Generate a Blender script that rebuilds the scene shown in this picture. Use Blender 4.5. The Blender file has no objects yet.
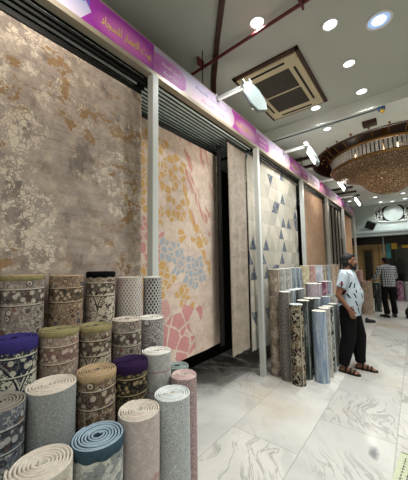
import bpy, bmesh, math, random
from mathutils import Vector, Matrix
random.seed(7)
PI = math.pi
sc = bpy.context.scene
col = sc.collection

# ---------------------------------------------------------------- camera, light, exposure
cam = bpy.data.objects.new('camera', bpy.data.cameras.new('camera')); col.objects.link(cam)
cam.data.sensor_fit = 'HORIZONTAL'; cam.data.sensor_width = 36.0; cam.data.lens = 36.0 * 265.95 / 408
cam.data.clip_start = 0.05
YAW, PITCH, ROLL = math.radians(38.404), math.radians(4.977), math.radians(.874)
fw = Vector((-math.sin(YAW) * math.cos(PITCH), math.cos(YAW) * math.cos(PITCH), math.sin(PITCH)))
r0 = Vector((math.cos(YAW), math.sin(YAW), 0)); u0 = r0.cross(fw)
cr = r0 * math.cos(ROLL) - u0 * math.sin(ROLL); cu = r0 * math.sin(ROLL) + u0 * math.cos(ROLL)
M = Matrix((cr, cu, -fw)).transposed().to_4x4(); M.translation = (0, 0, 1.68)
cam.matrix_world = M
sc.camera = cam
w = bpy.data.worlds.new('world'); sc.world = w; w.use_nodes = True
w.node_tree.nodes['Background'].inputs[0].default_value = (.8, .9, 1, 1)
w.node_tree.nodes['Background'].inputs[1].default_value = .25
DOWNLIGHT_W, FLOOD_W = 68.0, 11.0
DOWN_COL, FLOOD_COL = (.97, 1.0, .99), (1.0, .91, .80)
sc.view_settings.view_transform = 'Standard'; sc.view_settings.look = 'None'
sc.view_settings.gamma = 1; sc.view_settings.use_curve_mapping = False
sc.view_settings.exposure = -0.85

# ---------------------------------------------------------------- node helper
class S:
    def __init__(s, g, k): s.g, s.k = g, k
    def _m(s, op, *o, clamp=False):
        n = s.g.t.nodes.new('ShaderNodeMath'); n.operation = op; n.use_clamp = clamp
        for i, x in enumerate((s,) + o): s.g.put(n.inputs[i], x)
        return S(s.g, n.outputs[0])
    def __add__(s, o): return s._m('ADD', o)
    def __sub__(s, o): return s._m('SUBTRACT', o)
    def __mul__(s, o): return s._m('MULTIPLY', o)
    def __truediv__(s, o): return s._m('DIVIDE', o)
    def __rsub__(s, o): return (s * -1.0) + o
    def __radd__(s, o): return s + o
    def __rmul__(s, o): return s * o
    def __gt__(s, o): return s._m('GREATER_THAN', o)
    def __lt__(s, o): return s._m('LESS_THAN', o)
    def mx(s, o): return s._m('MAXIMUM', o)
    def mn(s, o): return s._m('MINIMUM', o)
    def fl(s): return s._m('FLOOR')
    def fr(s): return s._m('FRACT')
    def ab(s): return s._m('ABSOLUTE')
    def sin(s): return s._m('SINE')
    def sqrt(s): return s._m('SQRT')
    def inv(s): return (s * -1.0) + 1.0
class G:
    def __init__(g, name, rough=.85, spec=.3, metal=0.0):
        g.m = bpy.data.materials.new(name); g.m.use_nodes = True; g.t = g.m.node_tree
        g.b = g.t.nodes['Principled BSDF']
        g.b.inputs['Roughness'].default_value = rough; g.b.inputs['Specular IOR Level'].default_value = spec
        g.b.inputs['Metallic'].default_value = metal
    def put(g, sock, x):
        if isinstance(x, S): g.t.links.new(x.k, sock)
        elif isinstance(x, tuple) and len(x) == 3 and sock.type == 'RGBA': sock.default_value = (*x, 1)
        else: sock.default_value = x
    def coord(g, k='Object'): return S(g, g.t.nodes.new('ShaderNodeTexCoord').outputs[k])
    def sep(g, v):
        n = g.t.nodes.new('ShaderNodeSeparateXYZ'); g.put(n.inputs[0], v); return [S(g, o) for o in n.outputs]
    def comb(g, x, y, z=0.0):
        n = g.t.nodes.new('ShaderNodeCombineXYZ')
        for i, q in enumerate((x, y, z)): g.put(n.inputs[i], q)
        return S(g, n.outputs[0])
    def noise(g, v, scale, detail=3.0, rough=.55, dist=0.0):
        n = g.t.nodes.new('ShaderNodeTexNoise'); g.put(n.inputs['Vector'], v)
        n.inputs['Scale'].default_value = scale; n.inputs['Detail'].default_value = detail
        n.inputs['Roughness'].default_value = rough; n.inputs['Distortion'].default_value = dist
        return S(g, n.outputs[0])
    def noisec(g, v, scale, detail=2.0):
        n = g.t.nodes.new('ShaderNodeTexNoise'); g.put(n.inputs['Vector'], v)
        n.inputs['Scale'].default_value = scale; n.inputs['Detail'].default_value = detail
        return S(g, n.outputs[1])
    def voro(g, v, scale, feat='F1', rnd=1.0):
        n = g.t.nodes.new('ShaderNodeTexVoronoi'); n.feature = feat; g.put(n.inputs['Vector'], v)
        n.inputs['Scale'].default_value = scale; n.inputs['Randomness'].default_value = rnd
        return {k.name: S(g, k) for k in n.outputs}
    def white(g, v):
        n = g.t.nodes.new('ShaderNodeTexWhiteNoise'); n.noise_dimensions = '3D'; g.put(n.inputs['Vector'], v)
        return S(g, n.outputs[0])
    def warp(g, v, scale, amt):
        c = g.noisec(v, scale)
        n = g.t.nodes.new('ShaderNodeVectorMath'); n.operation = 'MULTIPLY_ADD'
        g.put(n.inputs[0], c); n.inputs[1].default_value = (amt,) * 3; g.put(n.inputs[2], v)
        return S(g, n.outputs[0])
    def ss(g, x, a, b):
        n = g.t.nodes.new('ShaderNodeMapRange'); n.interpolation_type = 'SMOOTHSTEP'
        g.put(n.inputs[0], x); n.inputs[1].default_value = a; n.inputs[2].default_value = b
        return S(g, n.outputs[0])
    def band(g, x, a, b): return (x > a) * (x < b)
    def mix(g, f, a, b):
        n = g.t.nodes.new('ShaderNodeMix'); n.data_type = 'RGBA'
        g.put(n.inputs[0], f); g.put(n.inputs[6], a); g.put(n.inputs[7], b)
        return S(g, n.outputs[2])
    def ramp(g, f, stops, interp='LINEAR'):
        n = g.t.nodes.new('ShaderNodeValToRGB'); n.color_ramp.interpolation = interp; g.put(n.inputs[0], f)
        e = n.color_ramp.elements
        while len(e) < len(stops): e.new(.5)
        for q, (p, c) in zip(e, stops): q.position = p; q.color = (*c, 1)
        return S(g, n.outputs[0])
    def done(g, c, bump=None, strength=.3, dist=.004, rough=None):
        g.put(g.b.inputs['Base Color'], c)
        if bump is not None:
            n = g.t.nodes.new('ShaderNodeBump'); n.inputs['Strength'].default_value = strength
            n.inputs['Distance'].default_value = dist; g.put(n.inputs['Height'], bump)
            g.t.links.new(n.outputs[0], g.b.inputs['Normal'])
        if rough is not None: g.put(g.b.inputs['Roughness'], rough)
        return g.m
def rgb(h):
    h = h.lstrip('#'); v = [int(h[i:i + 2], 16) / 255 for i in (0, 2, 4)]
    return tuple(x / 12.92 if x <= .04045 else ((x + .055) / 1.055) ** 2.4 for x in v)
_pl = {}
def plain(name, hexc, rough=.6, spec=.4, metal=0.0, var=.08, scale=6.0, bump=None):
    if name in _pl: return _pl[name]
    g = G(name, rough, spec, metal); v = g.coord(); n = g.noise(v, scale)
    c = rgb(hexc); lo = tuple(x * (1 - var) for x in c); hi = tuple(min(1, x * (1 + var)) for x in c)
    _pl[name] = g.done(g.ramp(n, [(.3, lo), (.7, hi)]), n if bump else None, bump or .1)
    return _pl[name]
def emit(name, c, s):
    g = G(name); g.put(g.b.inputs['Emission Color'], c); g.b.inputs['Emission Strength'].default_value = s
    return g.done(c)

# ---------------------------------------------------------------- mesh helpers
class MB:
    def __init__(s): s.bm = bmesh.new(); s.uv = None
    def box(s, c, d, rot=None, bev=0.0):
        m = Matrix.Translation(Vector(c)) @ (rot.to_4x4() if rot else Matrix()) @ Matrix.Diagonal((*d, 1))
        r = bmesh.ops.create_cube(s.bm, size=1, matrix=m)
        if bev:
            es = list({e for v in r['verts'] for e in v.link_edges})
            bmesh.ops.bevel(s.bm, geom=es, offset=bev, segments=2, affect='EDGES', profile=.6)
        return s
    def b2(s, a, b, bev=0.0):
        return s.box([(a[i] + b[i]) / 2 for i in range(3)], [abs(b[i] - a[i]) for i in range(3)], bev=bev)
    def cone(s, a, b, ra, rb, n=16, cap=True):
        a, b = Vector(a), Vector(b); d = b - a
        m = Matrix.Translation((a + b) / 2) @ d.to_track_quat('Z', 'Y').to_matrix().to_4x4()
        bmesh.ops.create_cone(s.bm, cap_ends=cap, segments=n, radius1=max(ra, 1e-4), radius2=max(rb, 1e-4), depth=d.length, matrix=m)
        return s
    def ell(s, c, r, rot=None, n=16):
        m = Matrix.Translation(Vector(c)) @ (rot.to_4x4() if rot else Matrix()) @ Matrix.Diagonal((*r, 1))
        bmesh.ops.create_uvsphere(s.bm, u_segments=n, v_segments=max(8, n * 3 // 4), radius=1, matrix=m); return s
    def cap(s, a, ra, b, rb, n=14):
        s.cone(a, b, ra, rb, n); s.ell(a, (ra,) * 3, n=n); s.ell(b, (rb,) * 3, n=n); return s
    def loft(s, rings, n=28):
        R_ = [[s.bm.verts.new((x + rx * math.cos(2 * PI * k / n), y + ry * math.sin(2 * PI * k / n), z)) for k in range(n)] for x, y, z, rx, ry in rings]
        for A, B in zip(R_, R_[1:]):
            for k in range(n): s.bm.faces.new((A[k], A[(k + 1) % n], B[(k + 1) % n], B[k]))
        s.bm.faces.new(R_[0][::-1]); s.bm.faces.new(R_[-1]); return s
    def tube(s, pts, r, n=8):
        pts = [Vector(p) for p in pts]; rings = []
        for i, p in enumerate(pts):
            d = (pts[min(i + 1, len(pts) - 1)] - pts[max(i - 1, 0)]).normalized(); q = d.to_track_quat('Z', 'Y')
            rings.append([s.bm.verts.new(p + q @ Vector((r * math.cos(2 * PI * k / n), r * math.sin(2 * PI * k / n), 0))) for k in range(n)])
        for A, B in zip(rings, rings[1:]):
            for k in range(n): s.bm.faces.new((A[k], A[(k + 1) % n], B[(k + 1) % n], B[k]))
        s.bm.faces.new(rings[0][::-1]); s.bm.faces.new(rings[-1]); return s
    def lathe(s, c, prof, n=32, close=False):
        rings = []
        for r, z in prof:
            rings.append([s.bm.verts.new((c[0] + r * math.cos(2 * PI * k / n), c[1] + r * math.sin(2 * PI * k / n), c[2] + z)) for k in range(n)])
        pr = list(zip(rings, rings[1:])) + ([(rings[-1], rings[0])] if close else [])
        for A, B in pr:
            for k in range(n): s.bm.faces.new((A[k], A[(k + 1) % n], B[(k + 1) % n], B[k]))
        return s
    def build(s, name, mat, parent=None, smooth=False, norm=True):
        if norm: bmesh.ops.recalc_face_normals(s.bm, faces=s.bm.faces)
        me = bpy.data.meshes.new(name); s.bm.to_mesh(me); s.bm.free()
        for m in (mat if isinstance(mat, (list, tuple)) else [mat]): me.materials.append(m)
        if smooth:
            for p in me.polygons: p.use_smooth = True
            if smooth == 'auto': me.set_sharp_from_angle(angle=math.radians(40))
        o = bpy.data.objects.new(name, me); col.objects.link(o)
        if parent: o.parent = parent
        return o
def tag(o, label, cat, group=None, kind=None):
    if label: o['label'] = label
    if cat: o['category'] = cat
    if group: o['group'] = group
    if kind: o['kind'] = kind
    return o
def empty(name, loc=(0, 0, 0), rz=0.0):
    o = bpy.data.objects.new(name, None); o.empty_display_size = .1; col.objects.link(o)
    o.location = loc; o.rotation_euler = (0, 0, rz); return o
def struct(name, mb, mat, **k):
    o = mb.build(name, mat, **k); o['kind'] = 'structure'; return o
def tree(root, name_loc=None):
    """copy a thing with its parts and their sub-parts"""
    r = root.copy(); col.objects.link(r)
    for ch in root.children:
        c = ch.copy(); col.objects.link(c); c.parent = r
        for gch in ch.children:
            d = gch.copy(); col.objects.link(d); d.parent = c
    return r

# ---------------------------------------------------------------- setting materials
def floor_mat():
    g = G('marble_floor', .22, .5); v = g.coord(); x, y, z = g.sep(v)
    TW, TL = .67, 1.34
    ix = ((x + .249) / TW).fl(); fy = (y / TL) + (ix * .5) + .18; iy = fy.fl()
    ex = (((x + .249) / TW).fr() - .5).ab(); ey = (fy.fr() - .5).ab()
    seam = (ex > .493).mx(ey > .4965)
    rnd = g.white(g.comb(ix, iy))
    off = g.comb((x + rnd * 7.0), (y + rnd * 13.0), rnd * 5.0)
    n1 = g.noise(off, 1.3, 5, .6, .6)
    base = g.ramp(n1, [(.3, rgb('#b0aea8')), (.5, rgb('#c3c0b8')), (.72, rgb('#cfccc4'))])
    tone = g.mix(rnd * .35, base, rgb('#a3a5a3'))
    w = g.warp(off, 1.3, .9); ws = g.sep(w)
    vein = g.noise(g.comb(ws[0] * 3.0 + ws[1] * 2.2, ws[1] * .5 - ws[0] * .4, ws[2]), 1.3, 5, .62)
    line = g.ss((vein - .5).ab(), .03, 0.0) * g.ss(g.noise(off, 1.0, 2), .46, .62)
    c = g.mix(line * .5, tone, rgb('#6d6964'))
    c = g.mix(g.ss(vein, .56, .72) * .3, c, rgb('#8f918f'))
    c = g.mix(g.ss(g.noise(v, .8, 3), .50, .70) * .35, c, rgb('#b59872'))
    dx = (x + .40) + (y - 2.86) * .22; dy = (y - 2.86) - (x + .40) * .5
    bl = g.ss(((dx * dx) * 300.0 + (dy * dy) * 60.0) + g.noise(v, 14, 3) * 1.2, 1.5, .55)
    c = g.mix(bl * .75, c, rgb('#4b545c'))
    c = g.mix(seam * .4, c, rgb('#77746e'))
    return g.done(c, seam * -1.0, .15, .002, g.ramp(g.noise(v, 3), [(.3, (.14,) * 3), (.7, (.26,) * 3)]))
MAT_FLOOR = floor_mat()
MAT_CEIL = plain('ceiling_paint', '#aeb0a6', .8, .2, var=.03, scale=1.2)
MAT_SOFFIT = plain('soffit_paint', '#d9dcd4', .75, .25, var=.03, scale=1.2)
MAT_WALL = plain('wall_paint', '#cfcabd', .8, .2, var=.04, scale=1.5)
MAT_DARKWALL = plain('dark_wall', '#1a1917', .9, .1, var=.1)
MAT_WOOD = plain('brown_timber', '#3b2318', .55, .4, var=.3, scale=22)
MAT_RECESS = plain('recess_brown_gloss', '#2a1712', .3, .5, var=.25, scale=9)
MAT_WHITE = plain('white_powder_coat', '#d6d8d6', .45, .4, var=.02)
MAT_POST = plain('grey_post_paint', '#bfc1bd', .4, .5, var=.03)
MAT_BLACK = plain('black_paint', '#0c0c0c', .6, .3, var=.1)
MAT_ROD = plain('zinc_rod', '#e6f2f0', .4, .5, 0, var=.02)

# ---------------------------------------------------------------- room shell
XL, XR, YB, YF, YS, YE = -2.95, 3.2, -2.6, 14.25, 4.86, 13.6
H1, H2 = 4.3, 4.1
struct('floor', MB().b2((XL, YB, -.1), (XR, YF, 0)), MAT_FLOOR)
struct('wall_left', MB().b2((XL - .1, YB, 0), (XL, YF, H1)), MAT_DARKWALL)
struct('wall_right', MB().b2((XR, YB, 0), (XR + .1, YF, H1)), MAT_WALL)
struct('wall_front', MB().b2((XL, YB - .1, 0), (XR, YB, H1)), MAT_WALL)
struct('ceiling', MB().b2((XL, YB, H1), (XR, YS, H1 + .1)), MAT_CEIL)
struct('trim_1', MB().b2((XL, YS, H2), (XR, YS + .06, H1)), MAT_SOFFIT)          # face of the ceiling step
# lower ceiling with the oval opening over the chandelier
HC, HX, HY, HD = (-.3, 7.42), 1.62, 1.72, .62
mb = MB(); n = 96; inner, outer = [], []
for k in range(n):
    a = 2 * PI * k / n; ca, sa = math.cos(a), math.sin(a)
    inner.append(mb.bm.verts.new((HC[0] + HX * ca, HC[1] + HY * sa, H2)))
    ts = []
    if ca > 1e-6: ts.append((XR - HC[0]) / ca)
    if ca < -1e-6: ts.append((XL - HC[0]) / ca)
    if sa > 1e-6: ts.append((YF - HC[1]) / sa)
    if sa < -1e-6: ts.append((YS + .06 - HC[1]) / sa)
    t = min(ts); outer.append(mb.bm.verts.new((HC[0] + t * ca, HC[1] + t * sa, H2)))
for k in range(n): mb.bm.faces.new((inner[k], inner[(k + 1) % n], outer[(k + 1) % n], outer[k]))
for cx, cy in ((XL, YS + .06), (XR, YS + .06), (XL, YF), (XR, YF)):               # square off the four corners
    o2 = sorted(outer, key=lambda v: (v.co.x - cx) ** 2 + (v.co.y - cy) ** 2)[:2]
    if (o2[0].co.xy - Vector((cx, cy))).length > 1e-4 and (o2[1].co - o2[0].co).length > 1e-4:
        mb.bm.faces.new((o2[0], mb.bm.verts.new((cx, cy, H2)), o2[1]))
struct('ceiling_lower', mb, MAT_SOFFIT)
mb = MB(); mb.lathe((0, 0, 0), [(1, H2), (1.0, H2 + HD), (.001, H2 + HD)], 96)
for v in mb.bm.verts: v.co.x = HC[0] + v.co.x * HX; v.co.y = HC[1] + v.co.y * HY
struct('ceiling_recess', mb, MAT_RECESS, norm=True)
mb = MB(); mb.lathe((0, 0, 0), [(1.0, H2 - .012), (1.035, H2 - .012), (1.035, H2 + .0), (1.0, H2 + .03)], 96, close=True)
for v in mb.bm.verts: v.co.x = HC[0] + v.co.x * HX; v.co.y = HC[1] + v.co.y * HY
struct('trim_2', mb, MAT_WOOD)
# curved timber batten on the ceiling
pts = [(-.35, 1.05), (-.75, 1.42), (-1.348, 2.049), (-1.666, 2.407), (-2.102, 2.939), (-2.541, 3.551), (-2.9, 4.05)]
mb = MB(); L, Rr = [], []
for i, p in enumerate(pts):
    a, b = Vector(pts[max(i - 1, 0)]), Vector(pts[min(i + 1, len(pts) - 1)]); d = (b - a).normalized(); q = Vector((-d.y, d.x)) * .03
    for s_, Lx in ((1, L), (-1, Rr)):
        Lx.append([mb.bm.verts.new((p[0] + s_ * q.x, p[1] + s_ * q.y, z)) for z in (H1 - .035, H1)])
for i in range(len(pts) - 1):
    for A, B, C, D in ((L[i][0], L[i + 1][0], Rr[i + 1][0], Rr[i][0]), (L[i][0], L[i][1], L[i + 1][1], L[i + 1][0]), (Rr[i][0], Rr[i][1], Rr[i + 1][1], Rr[i + 1][0])):
        mb.bm.faces.new((A, B, C, D))
struct('trim_3', mb, MAT_WOOD)
# dark battens on the lower ceiling above the rack
for i, yy in enumerate((6.15, 6.75, 9.6, 10.3, 11.0)):
    struct('trim_%d' % (4 + i), MB().b2((XL + .02, yy, H2 - .05), (-1.75 if yy < 8 else -1.45, yy + .09, H2)), MAT_WOOD)

# far wall: white bulkhead with ledge above a dark glazed band and a shop front
struct('wall_back', MB().b2((XL, YE, 2.95), (XR, YE + .65, H2)), plain('bulkhead_paint', '#c3cdc8', .7, .3, var=.04))
struct('trim_20', MB().b2((XL, YE - .28, 2.86), (XR, YE + .1, 2.95), .01).b2((XL, YE - .2, 2.72), (XR, YE + .1, 2.86), .01), plain('ledge_white', '#c6d2d2', .4, .4, var=.02))
YW = 14.2
struct('wall_back_lower', MB().b2((XL, YW, 0), (XR, YW + .1, 2.95)), plain('shop_dark', '#11130f', .35, .5, var=.2))
def wood_panel(name, x0, x1, z0, z1, d=.03, m=None):
    return struct(name, MB().b2((x0, YW - d, z0), (x1, YW, z1), .004), m or plain('tan_veneer', '#a8895a', .5, .4, var=.12, scale=5))
wood_panel('trim_21', -2.6, -1.02, 0, 2.40)
mb = MB().b2((-1.92, YW - .06, .0), (-1.84, YW - .03, 2.2)).b2((-1.54, YW - .06, 0), (-1.46, YW - .03, 2.2)).b2((-1.84, YW - .06, 2.12), (-1.54, YW - .03, 2.2))
d = struct('door_1', MB().b2((-1.84, YW - .05, 0), (-1.54, YW - .03, 2.12)), plain('door_dark_glass', '#23251c', .2, .6, var=.2)); f = mb.build('door_frame', plain('frame_tan', '#7d6640', .5), d)
for i, x in enumerate((-1.3, -1.12)):
    struct('trim_%d' % (22 + i), MB().b2((x, YW - .05, 0), (x + .05, YW - .03, 2.4)), plain('frame_tan', '#7d6640', .5))
def window(nm, x0, x1, z0, z1, glass):
    o = struct(nm, MB().b2((x0, YW - .03, z0), (x1, YW - .01, z1)), glass); t = .035; m = MB()
    for a, b in (((x0 - t, z0 - t), (x0, z1 + t)), ((x1, z0 - t), (x1 + t, z1 + t)), ((x0, z1), (x1, z1 + t)), ((x0, z0 - t), (x1, z0))):
        m.b2((a[0], YW - .05, a[1]), (b[0], YW, b[1]))
    m.build('window_frame', MAT_BLACK, o); return o
GL = plain('smoked_glass', '#171b16', .08, .6, var=.25, scale=2)
window('window_1', -.72, -.18, .8, 2.35, GL); window('window_2', -.05, .8, .8, 2.35, GL)
tag(MB().b2((-1.0, YW - .02, 1.78), (-.84, YW - .005, 2.42), .002).build('poster', plain('teal_print', '#3f8f96', .5)), 'teal poster hanging on the far shop front beside the tan panel', 'poster')
tag(MB().b2((-.80, YW - .056, 2.16), (-.6, YW - .05, 2.42), .002).build('wall_sign', plain('yellow_print', '#c9a53a', .5)), 'yellow sign high on the dark glazing right of the teal poster', 'sign')
tag(MB().b2((-.44, YW - .056, 2.2), (-.2, YW - .05, 2.32), .002).build('wall_sign', plain('yellow_print', '#c9a53a', .5)), 'low wide yellow sign on dark glazing near the right frame edge', 'sign')
struct('trim_30', MB().b2((-1.06, YE + .05, 1.9), (-1.035, YE + .08, 2.72)), plain('glass_edge', '#9fb0ac', .2))

# ---------------------------------------------------------------- hanging rugs: materials
def rug_distressed():
    g = G('rug_damask'); v = g.coord('UV'); u, t, _ = g.sep(v)
    base = g.ramp(g.noise(v, 5, 6, .7), [(.3, rgb('#877a6f')), (.5, rgb('#a2948a')), (.7, rgb('#b8aa9e'))])
    ab = g.noise(g.comb(u * 2.0, t * 30.0), 1.0, 3, .6)
    base = g.mix(g.ss(ab, .5, .7) * .3, base, rgb('#5f5550'))
    worn = g.ss(g.noise(g.comb(u * 1.6, t * 1.0), 2.6, 5, .65), .53, .64)
    base = g.mix(worn * .55, base, rgb('#544b47'))
    big = g.noise(g.warp(v, 2.0, .45), 1.25, 4, .58)
    wv = g.warp(v, 12, .05)
    f1 = g.voro(wv, 8)['Distance']; f2 = g.voro(wv, 21, 'DISTANCE_TO_EDGE')['Distance']; nz = g.noise(g.warp(v, 6, .12), 9, 6, .7)
    vein = g.ss((g.noise(g.warp(v, 5, .2), 7.5, 4, .65) - .5).ab(), .045, .02)
    petal = g.ss(nz, .41, .47).mx(g.ss(f1, .32, .26) * .9) * (vein * -.85 + 1.0) * g.ss(f2, .01, .06)
    reg = g.ss(big + (nz - .5) * .35, .46, .52)
    fine = g.ss(g.noise(v, 60, 3, .7), .30, .46)
    m = petal * reg * (fine * .6 + .4)
    c = g.mix(m * .92, base, rgb('#d8cab7'))
    scat = g.ss(nz, .60, .64) * g.ss(big, .36, .44) * .75
    c = g.mix(scat, c, rgb('#c9b9a6'))
    edge = g.band(big + (nz - .5) * .35, .435, .465)
    c = g.mix(edge * g.ss(nz, .4, .55) * .5, c, rgb('#c3b09a'))
    och = g.ss(g.noise(g.warp(v, 5, .2), 7.5, 4, .7), .54, .59) * g.ss(g.noise(v, 1.6, 2), .44, .54) * g.ss(big, .34, .44)
    c = g.mix(och * .85, c, rgb('#8d6c42'))
    dk = g.ss(g.noise(g.comb(u * 2.6, t * 1.2), 8, 6, .8), .60, .72)
    c = g.mix(dk * .45, c, rgb('#544a46'))
    weave = g.noise(g.comb(u * 40.0, t * 160.0), 1.0, 2)
    c = g.mix(g.ss(weave, .45, .7) * .2, c, rgb('#3d3532'))
    return g.done(c, m + weave * .3, .4, .005)
def rug_pebbles():
    g = G('rug_pebbles'); v = g.coord('UV'); u, t, _ = g.sep(v)      # u 0..1.65 along the rack, t height
    wv = g.warp(v, 3.5, .07)
    def zone(pos, cs):
        px, py, _ = g.sep(pos); out = None
        for (a, b, ra, rb) in cs:
            dx = (px - a) / ra; dy = (py - b) / rb; z = ((dx * dx + dy * dy) < 1.0); out = z if out is None else out.mx(z)
        return out
    sm = g.voro(wv, 11.5, 'F1'); sme = g.voro(wv, 11.5, 'DISTANCE_TO_EDGE')['Distance']; r1 = g.sep(sm['Color'])
    bg = g.voro(wv, 5.2, 'F1'); bge = g.voro(wv, 5.2, 'DISTANCE_TO_EDGE')['Distance']; r2 = g.sep(bg['Color'])
    n = g.noise(v, 5, 4, .6)
    c = g.ramp(n, [(.3, rgb('#b39f91')), (.55, rgb('#c6b3a4')), (.75, rgb('#d2c3b5'))])
    st = g.noise(g.comb(u * 3.0 + t * 2.0, t * .8 - u * 2.0), 5, 3, .6, 1.0)
    c = g.mix(g.ss((st - .5).ab(), .02, 0.0) * .45, c, rgb('#8d7a6a'))
    sp, bp = sm['Position'], bg['Position']
    ism = g.ss(sme, .07, .11); ibg = g.ss(bge, .04, .07)
    oc = zone(sp, [(.40, 2.75, .40, .50), (.85, 2.85, .16, .22), (.62, 2.35, .2, .2), (.50, 1.55, .26, .22), (.95, 1.35, .22, .2), (.15, 1.6, .12, .4), (.9, 2.30, .10, .30), (1.22, 2.05, .16, .12)])
    bl = zone(sp, [(.66, 1.86, .28, .16), (1.12, 1.62, .22, .2), (.86, 1.72, .14, .12), (.15, 2.2, .1, .2)])
    pk = zone(sp, [(.38, 1.98, .18, .24), (.45, 1.76, .12, .12), (.12, 2.55, .1, .2)])
    c = g.mix(oc * ism * g.ss(r1[0], .12, .2) * .95, c, g.mix(n, rgb('#ab8446'), rgb('#c09c62')))
    c = g.mix(bl * ism * .9, c, rgb('#8c979e'))
    c = g.mix(pk * ism * .9, c, rgb('#b27a76'))
    p2 = zone(bp, [(.55, .75, .62, .42), (1.0, .98, .26, .30), (.45, 1.2, .1, .1)])
    c = g.mix(p2 * ibg * g.ss(r2[1], .18, .24) * .95, c, g.mix(n, rgb('#aa6268'), rgb('#c08f8b')))
    # ochre stroke sweeping down to the right, and salmon strokes on the right
    sw = (t - 2.55) + (u - .95) * 2.6 - (u - .95) * (u - .95) * 1.3 + (g.noise(v, 7) - .5) * .2
    swm = g.ss(sw.ab(), .10, .07) * g.band(u, .9, 1.45) * g.ss(g.noise(v, 9, 2), .42, .48)
    c = g.mix(swm * .9, c, rgb('#b58f50'))
    sv = g.comb((u * .93 + t * .36) * 13.0 + (g.noise(v, 2.5) - .5) * 3.0, (t * .93 - u * .36) * 2.6, 3.0)
    se = g.voro(sv, 1.0, 'DISTANCE_TO_EDGE')['Distance']; sr = g.sep(g.voro(sv, 1.0)['Color'])
    sal = g.ss(se, .10, .16) * (sr[0] < .55) * (t > 2.05) * g.ss(u + (t - 2.0) * .32, 1.12, 1.2)
    c = g.mix(sal * .8, c, rgb('#ad7468'))
    c = g.mix(g.ss(sme, .07, .0) * .22, c, rgb('#857363'))
    return g.done(c, (ism * .5 + n), .35, .004)
def rug_triangles(name, a=.27, blue='#48566a'):
    g = G(name); v = g.coord('UV'); u, t, _ = g.sep(v); n = g.noise(v, 9, 4, .65)
    uu = u + (g.noise(v, 6) - .5) * .012
    hgt = a * .866
    s2 = t / hgt; s1 = uu / a - s2 * .5
    f1, f2 = s1.fr(), s2.fr(); up = (f1 + f2) > 1.0
    idv = g.comb(s1.fl(), s2.fl(), up); r = g.white(idv); rb = g.white(g.comb(s2.fl(), s1.fl() + 31.0, up))
    c = g.ramp(r, [(.0, rgb('#9f998c')), (.3, rgb('#b3ad9f')), (.55, rgb('#c0b9ac')), (.8, rgb('#a3a096'))])
    c = g.mix(g.ss(n, .5, .7) * .25, c, rgb('#8f8778'))
    d = (f1.mn(f2)).mn((f1 + f2 - 1.0).ab()).mn((f1 - 1.0).ab()).mn((f2 - 1.0).ab())
    c = g.mix(g.ss(d, .03, .0) * .3, c, rgb('#857d6f'))
    isb = (rb < .15) * g.ss(d, .02, .05)
    c = g.mix(isb * g.ss(g.noise(v, 16, 4, .7), .34, .46) * .92, c, g.mix(n, rgb('#333f50'), rgb(blue)))
    return g.done(c, n, .3, .004)
def rug_worn(name, a, b, c3, spot=.4, scale=5.0, plaid=0.0):
    g = G(name); v = g.coord('UV'); u, t, _ = g.sep(v); n = g.noise(v, scale, 5, .7); n2 = g.noise(g.warp(v, 3, .3), scale * 2.4, 4, .7)
    c = g.ramp(n, [(.3, rgb(a)), (.7, rgb(b))])
    c = g.mix(g.ss(n2, .52, .66) * spot, c, rgb(c3))
    if plaid:
        k = ((u * 6.0).fr() < .45) * .5 + ((t * 4.0).fr() < .45) * .5
        c = g.mix(k * plaid, c, rgb(c3))
    return g.done(c, n2, .3, .004)
def rug_dark():
    g = G('rug_dark_back'); v = g.coord('UV'); u, t, _ = g.sep(v)
    return g.done(g.ramp(g.noise(g.comb(u * 3.0, t * .4), 9, 3), [(.4, rgb('#0d0c0c')), (.62, rgb('#1c1918')), (.75, rgb('#3b3733'))]))
BACK = plain('rug_backing', '#3a3531', .95, .05)
def hang_rug(name, x, y0, y1, z0, z1, mat, label, group='rugs hanging on the display rack', wav=.006, skew=0.0, bel=0.0, flare=0.0):
    """a rug hung in the plane of the rack: front face at x, woven face, dark backing, bound edges, hanger bar"""
    nu, nv = 24, 30; mb = MB(); uvl = mb.bm.loops.layers.uv.new('UVMap'); th = .011
    ph = random.random() * 6
    def P(i, j, back):
        u, v = i / nu, j / nv; y = y0 + (y1 - y0) * u; z = z0 + (z1 - z0) * v
        low = (1 - v)
        xx = x + skew * (u - .5) + wav * math.sin(u * 5.5 * PI + ph) * low + bel * math.sin(PI * u) * low + flare * low * low * (1 - u) - (th if back else 0)
        return Vector((xx, y, z - .012 * math.sin(u * PI) * 0))
    for back in (0, 1):
        vs = [[mb.bm.verts.new(P(i, j, back)) for j in range(nv + 1)] for i in range(nu + 1)]
        for i in range(nu):
            for j in range(nv):
                q = [vs[i][j], vs[i + 1][j], vs[i + 1][j + 1], vs[i][j + 1]]; f = mb.bm.faces.new(q if not back else q[::-1])
                f.material_index = back
                for lp in f.loops: lp[uvl].uv = (lp.vert.co.y - y0, lp.vert.co.z)
        if back == 0: fr = vs
    for (A, B) in ((fr, vs),):
        per = [(i, 0) for i in range(nu)] + [(nu, j) for j in range(nv)] + [(i, nv) for i in range(nu, 0, -1)] + [(0, j) for j in range(nv, 0, -1)]
        for k in range(len(per)):
            (i, j), (i2, j2) = per[k], per[(k + 1) % len(per)]
            f = mb.bm.faces.new((A[i][j], B[i][j], B[i2][j2], A[i2][j2]))
            for lp in f.loops: lp[uvl].uv = (lp.vert.co.y - y0, lp.vert.co.z)
    root = empty(name, (0, 0, 0))
    mb.build('woven_face', [mat, BACK], root, smooth='auto')
    MB().b2((x - .03 - abs(skew) / 2, y0 + .01, z1 - .012), (x + .012 + abs(skew) / 2, y1 - .01, z1 + .03), .004).build('hanger_bar', MAT_BLACK, root)
    return tag(root, label, 'rug', group)
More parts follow.
